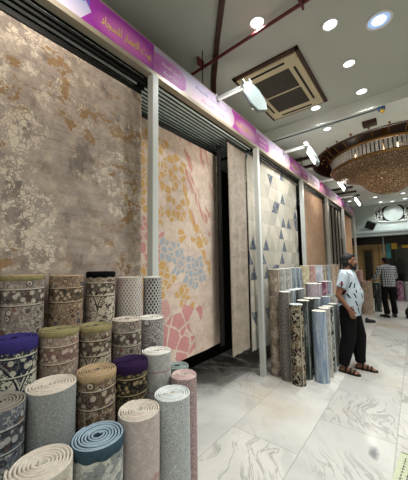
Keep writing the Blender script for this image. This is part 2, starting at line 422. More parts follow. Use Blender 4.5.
R_TRI = rug_triangles('rug_triangles')
hang_rug('hanging_rug', -2.0, -.75, 1.572, .34, 3.345, rug_distressed(), 'large taupe and cream distressed damask rug hanging behind the stacked rolls at left')
hang_rug('hanging_rug', -2.25, 1.52, 3.175, .55, 3.30, rug_pebbles(), 'cream rug with ochre, pink and grey-blue pebble shapes hanging in the second bay', bel=.03, flare=.0)
for i, xx in enumerate((-2.34, -2.42)):
    pass
mb_d = rug_dark()
hang_rug('hanging_rug', -2.12, 3.02, 3.10, .56, 3.34, mb_d, 'black edge of a folded rug hanging between the pebble rug and the brown rug')
hang_rug('hanging_rug', -1.99, 3.09, 3.58, .43, 3.40, rug_worn('rug_brown', '#807466', '#a3978a', '#66645f', .55, 6.0, .25), 'narrow brown-beige worn rug hanging left of the second white post', wav=.012)
hang_rug('hanging_rug', -2.02, 3.588, 3.606, .40, 3.42, mb_d, 'thin black rug edge hanging right beside the narrow brown rug')
hang_rug('hanging_rug', -1.985, 3.612, 4.03, .36, 3.42, R_TRI, 'strip of cream rug with slate triangles hanging behind the second white post', wav=.012)
hang_rug('hanging_rug', -1.98, 4.06, 5.80, .33, 3.46, R_TRI, 'cream rug with scattered slate-blue triangles hanging in the third bay')
hang_rug('hanging_rug', -1.98, 6.18, 7.93, .33, 3.44, rug_worn('rug_peach', '#b18f75', '#c8a88d', '#a98a78', .35, 4.0), 'plain peach-beige rug hanging in the fourth bay')
R_PEACH = rug_worn('rug_apricot', '#b58a68', '#cda380', '#9c7c66', .3, 5.0)
hang_rug('hanging_rug', -1.98, 10.42, 12.18, .33, 3.44, R_PEACH, 'apricot rug hanging in the last bay at the far end of the rack')
R_EDGE = plain('rug_edge_pale', '#b9b1a6', .9, .1)
def edge_rug(y, k):
    root = empty('swung_rug', (-1.97, y, 0)); mb = MB()
    nv = 20; wv = random.random() * 6
    ring = []
    for j in range(nv + 1):
        z = .35 + 3.05 * j / nv; dy = .03 * math.sin(z * 1.3 + wv) * (1 - j / nv)
        ring.append([mb.bm.verts.new((a, b + dy, z)) for a, b in ((0, -.014), (0, .014), (-.75, .02), (-.75, -.02))])
    for A, B in zip(ring, ring[1:]):
        for q in range(4): mb.bm.faces.new((A[q], A[(q + 1) % 4], B[(q + 1) % 4], B[q]))
    mb.bm.faces.new(ring[0]); mb.bm.faces.new(ring[-1])
    mb.build('woven_face', [R_EDGE, mb_d][k % 2], root)
    MB().b2((-.75, -.015, 3.4), (0.02, .015, 3.44), .003).build('swing_arm', MAT_BLACK, root)
    return root
for k in range(9):
    y = 8.3 + k * .22
    tag(edge_rug(y, k), ['pale', 'black'][k % 2] + ' rug swung edge-on among the dark strips of the fifth bay', 'rug', ['pale', 'black'][k % 2] + ' edge-on rugs in the fifth bay')

# ---------------------------------------------------------------- display rack
rack = empty('carpet_display_rack', (-1.88, 5.0, 0))
tag(rack, 'long white-posted carpet display rack with purple and white sign fascia', 'display rack')
def rp(mb, name, mat, **k):
    o = mb.build(name, mat, **k); o.parent = rack; o.matrix_parent_inverse = Matrix.Translation((1.88, -5, 0)); return o
PY = [1.618 + 2.127 * i for i in range(6)]; PY0 = 1.618 - 2.127
for y in [PY0] + PY:
    rp(MB().b2((-1.92, y - .036, 0), (-1.845, y + .036, 3.49), .005), 'post', MAT_POST)
rp(MB().b2((-1.93, PY0, 3.49), (-1.855, PY[-1] + .05, 3.535), .004).b2((-1.93, PY0, 3.815), (-1.875, PY[-1] + .05, 3.835)), 'header_frame', plain('champagne_aluminium', '#a59c8b', .4, .5, .3))
rp(MB().b2((-2.9, PY0, 3.56), (-2.84, PY[-1], 3.6)), 'rear_rail', MAT_BLACK)
rp(MB().b2((-2.9, PY0, 3.62), (-1.93, PY[-1], 3.64)), 'light_block_panel', MAT_BLACK)  # added black panel, blocks light so the gaps between the rods stay dark
for y0, y1 in zip([PY0] + PY[:-1], PY):
    mb = MB()
    for k in range(17):
        x = -1.965 - k * .055; mb.b2((x - .007, y0 + .05, 3.476), (x + .007, y1 - .05, 3.492))
    rp(mb, 'rod_grille', MAT_ROD)
    for yb_ in (y0 + .4, y1 - .45): rp(MB().b2((-2.88, yb_, 3.497), (-1.93, yb_ + .03, 3.53)), 'grille_bearer', MAT_BLACK)
    if abs(y0 - 1.618) > .1:
        for z in (3.40, 3.445): rp(MB().b2((-1.955, y0 + .05, z), (-1.935, y1 - .05, z + .022)), 'front_rail', MAT_BLACK)
for y in (3.8, 6.0): pass
rp(MB().cone((-1.9, 6.03, 3.835), (-1.9, 6.03, 4.1), .008, .008, 8), 'suspension_rod', MAT_BLACK)
rp(MB().cone((-1.9, 2.42, 3.835), (-1.9, 2.42, 4.3), .006, .006, 8), 'suspension_rod', MAT_BLACK)
# sign panels: printed bays, each with tab, white field and magenta field
def sign_mat(name, first=False, strong=False):
    g = G(name, .5, .4); v = g.coord('UV'); u, t, _ = g.sep(v)
    mag = g.mix(g.ss(u, .2, .95), rgb('#8b2f92'), rgb('#b04a98'))
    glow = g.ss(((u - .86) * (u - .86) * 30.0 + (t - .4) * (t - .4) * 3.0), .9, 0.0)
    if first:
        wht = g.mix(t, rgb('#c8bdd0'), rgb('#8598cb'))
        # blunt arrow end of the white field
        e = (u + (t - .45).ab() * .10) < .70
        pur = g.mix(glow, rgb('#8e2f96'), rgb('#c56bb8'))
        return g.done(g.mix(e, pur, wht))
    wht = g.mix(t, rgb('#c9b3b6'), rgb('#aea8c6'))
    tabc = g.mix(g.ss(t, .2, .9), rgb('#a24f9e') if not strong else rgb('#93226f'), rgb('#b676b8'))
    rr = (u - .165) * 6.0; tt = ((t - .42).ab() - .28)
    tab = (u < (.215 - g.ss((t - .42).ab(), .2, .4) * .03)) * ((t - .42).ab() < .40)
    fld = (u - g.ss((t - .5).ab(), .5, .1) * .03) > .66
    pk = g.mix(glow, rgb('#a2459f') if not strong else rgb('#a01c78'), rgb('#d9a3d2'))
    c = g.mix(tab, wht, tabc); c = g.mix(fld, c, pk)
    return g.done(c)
def panel(y0, y1, mat):
    mb = MB(); uvl = mb.bm.loops.layers.uv.new('UVMap')
    a = [(-1.895, y0, 3.535), (-1.895, y1, 3.535), (-1.895, y1, 3.815), (-1.895, y0, 3.815)]
    fr = [mb.bm.verts.new((x + .025, y, z)) for x, y, z in a]; bk = [mb.bm.verts.new(p) for p in a]
    f = mb.bm.faces.new(fr)
    for lp, uvv in zip(f.loops, ((0, 0), (1, 0), (1, 1), (0, 1))): lp[uvl].uv = uvv
    for k in range(4): mb.bm.faces.new((fr[k], bk[k], bk[(k + 1) % 4], fr[(k + 1) % 4]))
    mb.bm.faces.new(bk[::-1])
    return rp(mb, 'sign_panel', mat)
LILSAJJAD = '\uFEA9\uFE8E\uFEA0\uFEB4\uFEE0\uFEDF'; ALAMMAR = '\uFEAD\uFE8E\uFEE4\uFECC\uFEDF\uFE8D'; BAYT = '\uFE96\uFEF4\uFE91'
def lettering(parent, s, y, z, size, mat, x=-1.8695, width=None, ext=.0012):
    c = bpy.data.curves.new('lettering', 'FONT'); c.body = s; c.size = size; c.extrude = ext; c.align_x = 'LEFT'; c.offset = .0
    o = bpy.data.objects.new('lettering', c); col.objects.link(o); bpy.context.view_layer.update()
    me = bpy.data.meshes.new_from_object(o.evaluated_get(bpy.context.evaluated_depsgraph_get())); bpy.data.objects.remove(o)
    if width:
        xs = [v.co.x for v in me.vertices]; k = width / (max(xs) - min(xs)); m0 = min(xs)
        for v in me.vertices: v.co.x = (v.co.x - m0) * k
    for v in me.vertices: v.co = Vector((x + v.co.z, y + v.co.x, z + v.co.y))
    me.materials.clear(); me.materials.append(mat)
    o = bpy.data.objects.new('lettering', me); col.objects.link(o); o.parent = parent
    o.matrix_parent_inverse = parent.matrix_parent_inverse
    return o
YEL = plain('sign_yellow', '#d3c63a', .5, var=.03); SBLUE = plain('sign_blue', '#4b5ec0', .5, var=.03); SPINK = plain('sign_pink', '#b98aa8', .5, var=.02); SGREY = plain('sign_greyblue', '#8f95b5', .5, var=.02); SWHITE = plain('sign_white', '#ead9ea', .5, var=.02)
m1, m2, m3 = sign_mat('sign_print_arrow', first=True), sign_mat('sign_print_pale'), sign_mat('sign_print_strong', strong=True)
ys = [PY0 + .0] + [y - .0 for y in PY]
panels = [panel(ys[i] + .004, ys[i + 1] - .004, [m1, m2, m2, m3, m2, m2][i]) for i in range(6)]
for p in panels: pass
bpy.context.view_layer.update()
def sub(i, *a, **k):
    o = lettering(panels[i], *a, **k); o.matrix_parent_inverse = panels[i].matrix_world.inverted(); return o
sub(0, LILSAJJAD + ' ' + ALAMMAR + ' ' + BAYT, 1.06, 3.635, .105, YEL, width=.52, ext=.002)
sub(0, ALAMMAR, .60, 3.70, .13, SBLUE, width=.36)
for i in range(1, 6):
    y = ys[i]
    sub(i, LILSAJJAD + ' ' + ALAMMAR, y + .10, 3.68, .055, SWHITE, width=.28); sub(i, LILSAJJAD + ' ' + ALAMMAR, y + .12, 3.60, .04, SWHITE, width=.22)
    sub(i, LILSAJJAD + ' ' + ALAMMAR + ' ' + BAYT, y + .62, 3.705, .07, SGREY, width=.66); sub(i, LILSAJJAD + ' ' + ALAMMAR, y + .72, 3.60, .07, SPINK, width=.5)
    sub(i, LILSAJJAD + ' ' + ALAMMAR + ' ' + BAYT, y + 1.50, 3.64, .09, YEL, width=.5)

# ---------------------------------------------------------------- carpet rolls
def roll_mat(name, kind, base, lite, dark, acc=None, scale=1.0, spot=.5):
    g = G(name, .92, .15); v = g.coord('UV'); u, t, _ = g.sep(v); acc = acc or dark
    n = g.noise(v, 22 * scale, 4, .65); fine = g.noise(v, 90, 2)
    B, Lc, D, A = rgb(base), rgb(lite), rgb(dark), rgb(acc)
    c = g.mix(n, B, tuple(x * .72 for x in B))
    wv = g.warp(v, 9 * scale, .05 / scale)
    if kind in ('persian', 'medallion'):
        vo = g.voro(wv, 21 * scale); d = vo['Distance']; rc = g.sep(vo['Color'])
        tend = g.ss((g.noise(wv, 24 * scale, 3, .6) - .5).ab(), .035, .012)
        c = g.mix(tend * .7, c, Lc)
        pet = g.ss(d, .46, .40); c = g.mix(pet * g.ss(rc[0], .25, .35) * .85, c, D)
        c = g.mix(g.ss(d, .33, .27) * .85, c, g.mix(rc[1] > .55, Lc, A)); c = g.mix(g.ss(d, .15, .1), c, D)
        lf = g.voro(wv, 48 * scale); c = g.mix(g.ss(lf['Distance'], .3, .22) * g.ss(lf['Distance'], 0.0, .1) * .5, c, D)
        if kind == 'medallion':
            du = ((u / .30).fr() - .5) * .30; dt = t + .33; rad = (du * du * 2.2 + dt * dt).sqrt() + (g.noise(v, 12) - .5) * .03
            lob = rad < .235
            c2 = g.mix(tend, Lc, D); c2 = g.mix(g.ss(d, .30, .25) * .9, c2, D); c2 = g.mix(g.ss(d, .15, .11), c2, A)
            c = g.mix(lob, c, c2); c = g.mix(g.band(rad, .228, .24), c, D); c = g.mix(g.band(rad, .24, .25), c, Lc)
        b = g.band(t, -.155, -.075); c = g.mix(b * .7, c, g.mix(g.ss(g.voro(v, 26 * scale)['Distance'], .42, .3), D, Lc))
        for a_, w_ in ((-.075, .006), (-.165, .006)): c = g.mix(g.band(t, a_ - w_, a_), c, Lc); c = g.mix(g.band(t, a_ - w_ * 1.9, a_ - w_), c, D)
    elif kind == 'lattice':
        a_, b_ = ((u + t * .7) * 42 * scale).fr(), ((u - t * .7) * 42 * scale).fr()
        c = g.mix((a_ < .34).mx(b_ < .34), D, Lc); c = g.mix(g.ss(n, .5, .75) * .35, c, B)
        c = g.mix(g.ss(g.noise(v, 7), .6, .66) * .35, c, A)
    elif kind == 'scroll':
        d = g.voro(wv, 11 * scale)['Distance']; ring = ((d * 5.5).fr() - .5).ab() < .17
        c = g.mix(ring * .85, c, Lc); c = g.mix(g.ss((g.noise(wv, 20, 2) - .5).ab(), .02, .0) * .7, c, Lc)
    elif kind == 'damask':
        d = g.voro(wv, 9 * scale)['Distance']; k = g.ss(g.noise(wv, 10 * scale, 4, .6), .48, .54)
        c = g.mix(k * spot, c, Lc); c = g.mix(g.ss(g.noise(wv, 13 * scale, 4, .7), .56, .62) * spot, c, D)
        c = g.mix(g.band((d * 3.0).fr(), .3, .45) * .5 * spot, c, A)
    elif kind == 'streak':
        k = g.noise(g.comb(u * 22 * scale, t * 3.0), 1.0, 4, .65); c = g.mix(g.ss(k, .5, .6) * .85, c, D); c = g.mix(g.ss(k, .46, .36) * .8, c, Lc)
        c = g.mix(g.ss(g.noise(v, 40, 2), .58, .66) * .5, c, A)
    elif kind == 'speckle':
        k = g.noise(v, 70 * scale, 3, .7); c = g.mix(g.ss(k, .5, .62) * .8, c, D); c = g.mix(g.ss(k, .45, .36) * .8, c, Lc)
    elif kind == 'bands':
        k = g.ss((g.noise(wv, 16, 3) - .5).ab(), .05, .02); c = g.mix(k * .35, c, Lc)
        for z_ in (-.11, -.235, -.36): c = g.mix(g.band(t + (g.noise(v, 20) - .5) * .02, z_ - .012, z_) * .55, c, A)
    elif kind == 'wave':
        s_ = t + .27 + (u * 30.0).sin().ab() * .03; c = g.mix(g.band(s_, -.05, .0) * .7, c, A); c = g.mix((s_ < -.05) * .35, c, A)
        c = g.mix(g.ss(g.noise(v, 30, 3), .5, .65) * .35, c, Lc)
    elif kind == 'marble':
        k = g.ss((g.noise(wv, 7 * scale, 4, .6) - .5).ab(), .035, .01); c = g.mix(g.ss(g.noise(v, 8, 3), .4, .55), c, D); c = g.mix(k, c, Lc)
    c = g.mix(g.ss(fine, .42, .7) * .22, c, tuple(x * .35 for x in B))
    c = g.mix((u < .012) * .8, c, tuple(min(1, x * 1.15) for x in Lc))
    return g.done(c, n + fine * .6, .4, .003)
def spiral_r(R, pitch, jit, ph):
    def r(phi): return max(.008, R - pitch * phi / (2 * PI) + jit * math.sin(2 * phi + ph) + jit * .6 * math.sin(3.1 * phi + 2 * ph))
    return r
def make_roll(loc, R, h, side, edge, pile, label, band=None, bandh=.045, turns=7, nth=56, rz=None, group=None, sq=1.0, core=True):
    """rolled carpet standing on end: outer wrap with its free edge, coiled strip at the top"""
    root = empty('carpet_roll', loc, random.uniform(0, 6.28) if rz is None else rz)
    ph = random.random() * 6; pitch = (R - .022) / turns; rf = spiral_r(R, pitch, .0016, ph); th = pitch * .72
    mb = MB(); uvl = mb.bm.loops.layers.uv.new('UVMap'); zs = [0, h * .35, h * .7, h - .03, h - .006]
    cols = []
    for k in range(nth + 1):
        a = 2 * PI * k / nth; r = rf(a); cols.append([mb.bm.verts.new((r * math.cos(a), r * math.sin(a), z)) for z in zs])
    for k in range(nth):
        for j in range(len(zs) - 1):
            f = mb.bm.faces.new((cols[k][j], cols[k + 1][j], cols[k + 1][j + 1], cols[k][j + 1])); f.smooth = True
            for lp, (kk, jj) in zip(f.loops, ((k, j), (k + 1, j), (k + 1, j + 1), (k, j + 1))): lp[uvl].uv = (2 * PI * R * kk / nth, zs[jj] - h)
    f = mb.bm.faces.new([cols[0][j] for j in range(len(zs))] + [cols[nth][j] for j in range(len(zs) - 1, -1, -1)])
    mb.bm.faces.new([mb.bm.verts.new((rf(2 * PI * k / nth) * .99 * math.cos(2 * PI * k / nth), rf(2 * PI * k / nth) * .99 * math.sin(2 * PI * k / nth), .001)) for k in range(nth)][::-1])
    mb.build('outer_wrap', side, root, norm=False)
    # coiled strip
    mb = MB(); N = int(nth * turns * .8); prev = None; T = 2 * PI * turns * .985
    for k in range(N + 1):
        phi = T * k / N; r = rf(phi); q = (math.cos(phi), math.sin(phi)); t2 = min(th, r - .004)
        dz = .0018 * math.sin(phi * .7 + ph)
        ring = [(r - .0006, h - .03), (r - .0006, h - .004 + dz), (r - t2 * .3, h + dz), (r - t2 * .75, h + dz), (r - t2, h - .004 + dz), (r - t2, h - .03)]
        cur = [mb.bm.verts.new((a * q[0], a * q[1], z)) for a, z in ring]
        if prev:
            for j in range(5):
                f = mb.bm.faces.new((prev[j], cur[j], cur[j + 1], prev[j + 1])); f.material_index = 0 if j in (1, 2, 3) else 1; f.smooth = True
        else: mb.bm.faces.new(cur)
        prev = cur
    mb.bm.faces.new(prev[::-1])
    vs = [mb.bm.verts.new((rf(2 * PI * k / nth) * .97 * math.cos(2 * PI * k / nth), rf(2 * PI * k / nth) * .97 * math.sin(2 * PI * k / nth), h - .024)) for k in range(nth)]
    f = mb.bm.faces.new(vs); f.material_index = 1
    mb.build('coiled_end', [edge, pile], root, norm=False)
    if band:
        mb = MB(); pr = None
        for k in range(nth + 1):
            a = 2 * PI * k / nth; r = rf(a)
            cur = [mb.bm.verts.new((q * math.cos(a), q * math.sin(a), z)) for q, z in ((r + .0003, h - bandh - .006 + .004 * math.sin(9 * a + ph)), (r + .003, h - bandh), (r + .003, h - .008), (r - .0005, h - .001))]
            if pr:
                for j in range(3): mb.bm.faces.new((pr[j], cur[j], cur[j + 1], pr[j + 1])).smooth = True
            pr = cur
        mb.build('edge_band', band, root, norm=False)
    return tag(root, label, 'carpet roll', group)
def pc(n, h, **k): return plain('carpet_' + n, h, .95, .1, var=.12, scale=60, **k)
CREAM, IVORY, GREYW, OLIVE, TAN = pc('cream', '#bdb2a4'), pc('ivory', '#cfcac0'), pc('grey_white', '#c4c8c6'), pc('olive', '#857c58'), pc('tan', '#a0896a')
PURPLE, AUB, BLACKC, BLUE, NAVY, PINK = pc('purple', '#352f66'), pc('aubergine', '#2a1a38'), pc('black', '#0d0c0d'), pc('blue', '#8898a2'), pc('navy', '#344752'), pc('pink', '#b9a09c')
SHADOW, GBROWN, GREENG = pc('dark_pile', '#55504a'), pc('grey_brown', '#7c746b'), pc('grey_green', '#84908a')  # dark pile colour shows in the grooves between the coil turns
P_grey = roll_mat('roll_persian_grey', 'persian', '#8d837a', '#c0b5a7', '#38322e', '#8a5d4c')
P_brown = roll_mat('roll_persian_brown', 'persian', '#86715e', '#bba68e', '#3c3228', '#4c5a66', 1.25)
P_med = roll_mat('roll_medallion_cream', 'medallion', '#9a8c7a', '#c3b8a6', '#2c2622', '#6b4f50')
P_navy = roll_mat('roll_medallion_navy', 'medallion', '#2f3440', '#c0bdaa', '#1d2230', '#7a4b46')
P_olive = roll_mat('roll_persian_olive', 'persian', '#948578', '#c2b3a2', '#6a4f49', '#a8867e', 1.15)
P_olive2 = roll_mat('roll_medallion_olive', 'medallion', '#7a6f60', '#bdb19b', '#3a332c', '#6a4a45')
P_tan = roll_mat('roll_persian_tan', 'persian', '#786450', '#bdb19d', '#3a312a', '#92707a', .9)
P_aub = roll_mat('roll_persian_aubergine', 'persian', '#2c2a28', '#a2916a', '#171517', '#6d6a58', 1.2)
P_slate = roll_mat('roll_persian_slate', 'persian', '#5b6068', '#a3a39f', '#22262e', '#6e5648')
P_bluec = roll_mat('roll_scroll_blue', 'damask', '#8a8f8c', '#bdbcb2', '#42545f', '#7c8f97', 1.2, .9)
P_plain = roll_mat('roll_plain_grey', 'speckle', '#8f9390', '#a5a8a3', '#767b7a', None, 1.5)
P_cream = roll_mat('roll_damask_teal', 'damask', '#b5b1a4', '#c9c3b4', '#6f8288', '#97785c', .8, .8)
P_wave = roll_mat('roll_wave_pink', 'wave', '#b7aca6', '#c8c0ba', '#a59a94', '#9a7770')
P_emb = roll_mat('roll_embossed_white', 'scroll', '#9fa5a5', '#c3c8c7', '#8b9294', None, 2.4)
P_pink = roll_mat('roll_speckle_pink', 'speckle', '#a5908e', '#bfaba8', '#7f696a', None, 1.0)
P_lat = roll_mat('roll_lattice_cream', 'lattice', '#b0a8a0', '#cdc4bb', '#8d857f', '#a2708a', .85)
P_latd = roll_mat('roll_lattice_dark', 'lattice', '#6d6b69', '#bdbbb6', '#3b3a3b', '#55575c', .75)
P_scr = roll_mat('roll_scroll_mauve', 'scroll', '#77706f', '#c2bdb8', '#5a5555', None, 1.5)
P_white = roll_mat('roll_banded_white', 'bands', '#a9a9a5', '#c3c3be', '#8f8f8c', '#8d5f66')
NR = 'carpet rolls standing in stepped rows below the large damask rug'
near = [
 # back row
 ((-1.865, .335), .108, 1.62, P_brown, CREAM, SHADOW, 'brown patterned roll cut by the left frame edge in the tallest row', None),
 ((-1.865, .592), .117, 1.625, P_grey, TAN, SHADOW, 'grey-brown floral roll with dark toothed border, tallest row, far left', OLIVE),
 ((-1.865, .848), .108, 1.612, P_brown, TAN, SHADOW, 'brown roll with small bordered pattern between the floral and black-topped rolls', None),
 ((-1.865, 1.10), .108, 1.628, P_med, BLACKC, BLACKC, 'black-topped roll with cream floral medallion in the tallest row', BLACKC),
 ((-1.86, 1.355), .106, 1.575, P_lat, CREAM, SHADOW, 'cream roll with fine diamond net pattern beside the black-topped roll', None),
 ((-1.80, 1.545), .082, 1.57, P_latd, IVORY, SHADOW, 'grey roll with dark diamond net pattern, right end of tallest row', None),
 # third row
 ((-1.645, .492), .112, 1.315, P_navy, PURPLE, AUB, 'violet-topped roll with navy and cream medallion pattern', PURPLE),
 ((-1.645, .715), .107, 1.315, P_olive, OLIVE, SHADOW, 'olive-topped roll with pinkish floral field beside the violet-topped roll', OLIVE),
 ((-1.645, .938), .106, 1.295, P_olive2, OLIVE, SHADOW, 'olive-topped roll with cream medallion above the tan-topped roll', OLIVE),
 ((-1.645, 1.178), .105, 1.295, P_grey, CREAM, SHADOW, 'cream-topped roll with small dark floral motifs below the diamond net rolls', None),
 ((-1.645, 1.40), .103, 1.27, P_scr, IVORY, SHADOW, 'mauve-grey roll with white scrolling vines, right end of its row', None),
 # second row
 ((-1.425, .375), .112, 1.11, P_slate, GBROWN, SHADOW, 'slate-grey patterned roll at the left edge with thick brown coil', None),
 ((-1.425, .592), .115, 1.11, P_plain, CREAM, IVORY, 'plain grey roll with a smooth cream coiled top', None),
 ((-1.425, .825), .107, 1.105, P_tan, TAN, GBROWN, 'tan-topped roll with brown and white floral pattern in the middle', TAN),
 ((-1.425, 1.048), .110, 1.09, P_aub, AUB, AUB, 'dark aubergine-topped roll with black and gold pattern', AUB),
 ((-1.425, 1.26), .100, 1.095, P_white, IVORY, GREYW, 'white roll with faint rose bands beside the aubergine-topped roll', None),
 # front row
 ((-1.185, .462), .117, .925, P_cream, CREAM, IVORY, 'cream-topped roll with teal flecks at the bottom left corner', None),
 ((-1.185, .700), .116, .91, P_bluec, BLUE, NAVY, 'blue-topped roll with grey scroll pattern at the front', NAVY),
 ((-1.185, .930), .113, .925, P_wave, CREAM, IVORY, 'cream roll with pale pink scalloped band in the front row', None),
 ((-1.185, 1.172), .110, .918, P_emb, GREYW, IVORY, 'white embossed roll standing in front of the pink roll', None),
 ((-1.265, 1.358), .090, .945, P_pink, PINK, IVORY, 'dusty pink speckled roll at the right end of the front row', None),
 ((-1.44, 1.475), .085, .93, P_plain, GREENG, SHADOW, 'grey-green topped roll mostly hidden behind the pink roll', None),
]
for (x, y), R, h, side, e, p, lab, bnd in near:
    make_roll((x, y, 0), R, h, side, e, p, lab, bnd, group=NR, rz=random.uniform(2.5, 4.2), bandh={OLIVE: .024, TAN: .03, BLACKC: .034, PURPLE: .05}.get(bnd, .045))

# rolls in front of the third and fourth bays
M_brown = roll_mat('roll_worn_brown', 'damask', '#8a7b6d', '#aca090', '#4a4643', '#988c80', .9, .8)
M_speck = roll_mat('roll_speckle_grey', 'speckle', '#77736e', '#a3a19c', '#3d3a3a', None, .7)
M_gold = roll_mat('roll_black_gold', 'marble', '#7a6a52', '#b3ad9c', '#1b1814', None, 1.6)
M_bgreen = roll_mat('roll_dark_green', 'streak', '#3b423f', '#8d9590', '#1d2220', '#59605c', .6)
M_blue = roll_mat('roll_streak_blue', 'streak', '#9caab9', '#bfc6cc', '#7589a6', '#7a6f72', .8)
M_bw = roll_mat('roll_black_white', 'marble', '#8f9491', '#b9beba', '#121313', None, .8)
M_bluew = roll_mat('roll_grey_blue', 'streak', '#98a1a8', '#bcc2c4', '#5d6a75', '#4a4744', .7)
M_white = roll_mat('roll_white_dark', 'damask', '#a8a69f', '#c3c1ba', '#3c3a37', '#6b5a48', .9, .6)
M_yel = roll_mat('roll_yellow_leaf', 'damask', '#b9ae92', '#cbc2aa', '#8d7a3f', '#9a8a55', .9, .9)
M_rose = roll_mat('roll_rose', 'damask', '#b28e88', '#c7aaa2', '#8f6260', '#a3807c', .9, .8)
M_pinkblue = roll_mat('roll_white_pink', 'damask', '#b9bdc4', '#cbcccd', '#a14f6a', '#7f97b2', .45, .8)
M_dots = roll_mat('roll_pink_dots', 'speckle', '#b9adb0', '#cbc2c4', '#9a7b86', None, .55)
M_mag = roll_mat('roll_magenta', 'damask', '#75475c', '#b79aa6', '#4b2c3a', '#8d6a78', .8, .7)
M_peach = roll_mat('roll_peach', 'damask', '#c2ab98', '#d0bda9', '#a58a76', '#b09884', .9, .6)
M_dotsc = roll_mat('roll_beige_dots', 'persian', '#aea08c', '#c4b8a4', '#5c564d', '#7b8894', 1.3)
GM = 'carpet rolls standing in stepped rows in front of the third and fourth bays'
mid = [
 ((-1.74, 3.905), .092, 1.57, M_brown, CREAM, SHADOW, 'worn brown roll standing tight against the second white post'),
 ((-1.74, 4.16), .092, 1.57, M_white, IVORY, SHADOW, 'white roll with dark blots, next to the worn brown post roll'),
 ((-1.74, 4.42), .092, 1.57, M_white, GREYW, SHADOW, 'second white dark-blotted roll from the post in the tall row'),
 ((-1.74, 4.68), .092, 1.575, M_bluew, GREYW, SHADOW, 'grey-blue streaked roll, fourth from the post in the tall row'),
 ((-1.74, 4.95), .092, 1.57, M_bluew, IVORY, SHADOW, 'grey-blue streaked roll just left of the yellow-leaf roll'),
 ((-1.74, 5.34), .10, 1.60, M_yel, CREAM, SHADOW, 'cream roll with yellow leaf pattern in the tall row'),
 ((-1.74, 5.76), .10, 1.60, M_rose, CREAM, SHADOW, 'dusty rose roll between the yellow-leaf and white-pink rolls'),
 ((-1.74, 6.22), .135, 1.60, M_pinkblue, IVORY, SHADOW, 'white roll with blue and pink blotches in the tall row'),
 ((-1.74, 6.66), .10, 1.59, M_dotsc, IVORY, SHADOW, 'beige roll with blue-grey dots right of the white-pink roll'),
 ((-1.74, 7.06), .10, 1.585, M_bluew, IVORY, SHADOW, 'pale grey-blue roll just left of the peach rolls'),
 ((-1.74, 7.46), .105, 1.59, M_peach, CREAM, SHADOW, 'peach roll left of the man in the tall row'),
 ((-1.74, 7.90), .105, 1.59, M_peach, CREAM, SHADOW, 'peach roll nearest the standing man in the tall row'),
 ((-1.55, 3.845), .090, 1.245, M_speck, IVORY, SHADOW, 'speckled grey-brown roll in front of the worn brown post roll'),
 ((-1.55, 4.06), .085, 1.25, M_bluew, GREYW, SHADOW, 'grey roll right behind the black and gold roll, left of the dark grey-green one'),
 ((-1.55, 4.27), .085, 1.245, M_bgreen, GREYW, SHADOW, 'dark grey-green roll in the waist-high row behind the black and gold roll'),
 ((-1.55, 4.48), .085, 1.24, P_plain, GREYW, SHADOW, 'plain grey roll left of the wide pink-dotted roll'),
 ((-1.50, 5.08), .15, 1.285, M_dots, IVORY, SHADOW, 'wide white roll covered with pink dots, thickest of the group'),
 ((-1.52, 5.78), .10, 1.275, M_mag, IVORY, SHADOW, 'magenta roll right of the wide pink-dotted roll'),
 ((-1.52, 6.10), .10, 1.26, M_bluew, GREYW, SHADOW, 'grey roll right of the magenta roll'),
 ((-1.375, 3.80), .098, 1.085, M_gold, GREYW, BLACKC, 'black and gold marbled roll standing foremost in the group'),
 ((-1.36, 4.06), .095, 1.11, M_bgreen, IVORY, SHADOW, 'dark green roll just behind the black and gold roll'),
 ((-1.34, 4.32), .095, 1.115, M_bgreen, IVORY, SHADOW, 'dark green-grey roll above the blue streaked roll'),
 ((-1.33, 4.60), .09, 1.085, M_bluew, GREYW, SHADOW, 'grey-blue roll left of the sky-blue roll behind the front pair'),
 ((-1.275, 5.0), .075, 1.07, M_blue, GREYW, SHADOW, 'sky-blue roll behind the front pair near the man'),
 ((-1.28, 5.36), .095, 1.06, M_white, GREENG, SHADOW, 'pale greenish roll beside the man, right of the sky-blue roll'),
 ((-1.145, 4.075), .105, .975, M_blue, IVORY, SHADOW, 'pale blue streaked roll in the front row'),
 ((-1.135, 4.31), .085, .985, M_white, IVORY, SHADOW, 'white roll squeezed between the blue roll and the black and white roll'),
 ((-1.135, 4.53), .088, .98, M_bw, IVORY, SHADOW, 'black and white marbled roll beside the standing man'),
 ((-1.13, 4.87), .085, .975, P_plain, IVORY, SHADOW, 'grey roll partly hidden by the standing man'),
]
for (x, y), R, h, side, e, p, lab in mid:
    make_roll((x, y, 0), R, h, side, e, p, lab, group=GM, turns=5, nth=36, rz=math.radians(random.uniform(-45, 0)))
GF = 'carpet rolls beside the man in the checked shirt'
for (x, y), R, h, side, e, p, lab in [
 ((-1.29, 9.98), .17, 1.03, M_peach, PINK, SHADOW, 'thick pinkish roll under the hand of the man in the checked shirt'),
 ((-1.60, 9.62), .12, 1.52, M_peach, CREAM, SHADOW, 'tall pinkish roll right of the bearded face'),
 ((-1.55, 10.25), .14, 1.36, M_rose, CREAM, SHADOW, 'rose roll between the tall pinkish roll and the thick pinkish roll'),
 ((-1.07, 10.62), .11, .95, M_bgreen, GREENG, SHADOW, 'grey-green roll left of the legs of the man in the checked shirt'),
 ((-.86, 13.82), .12, .78, P_plain, IVORY, SHADOW, 'short white-grey roll on the far floor right of the checked shirt'),
 ((-.60, 13.82), .12, .80, M_mag, PINK, SHADOW, 'short maroon roll standing on the far floor'),
 ((-.34, 13.82), .12, .78, P_plain, IVORY, SHADOW, 'short white-grey roll right of the maroon one at the frame edge'),
]:
    make_roll((x, y, 0), R, h, side, e, p, lab, group=GF if y < 13 else 'short rolls along the far shop front', turns=5, nth=32)

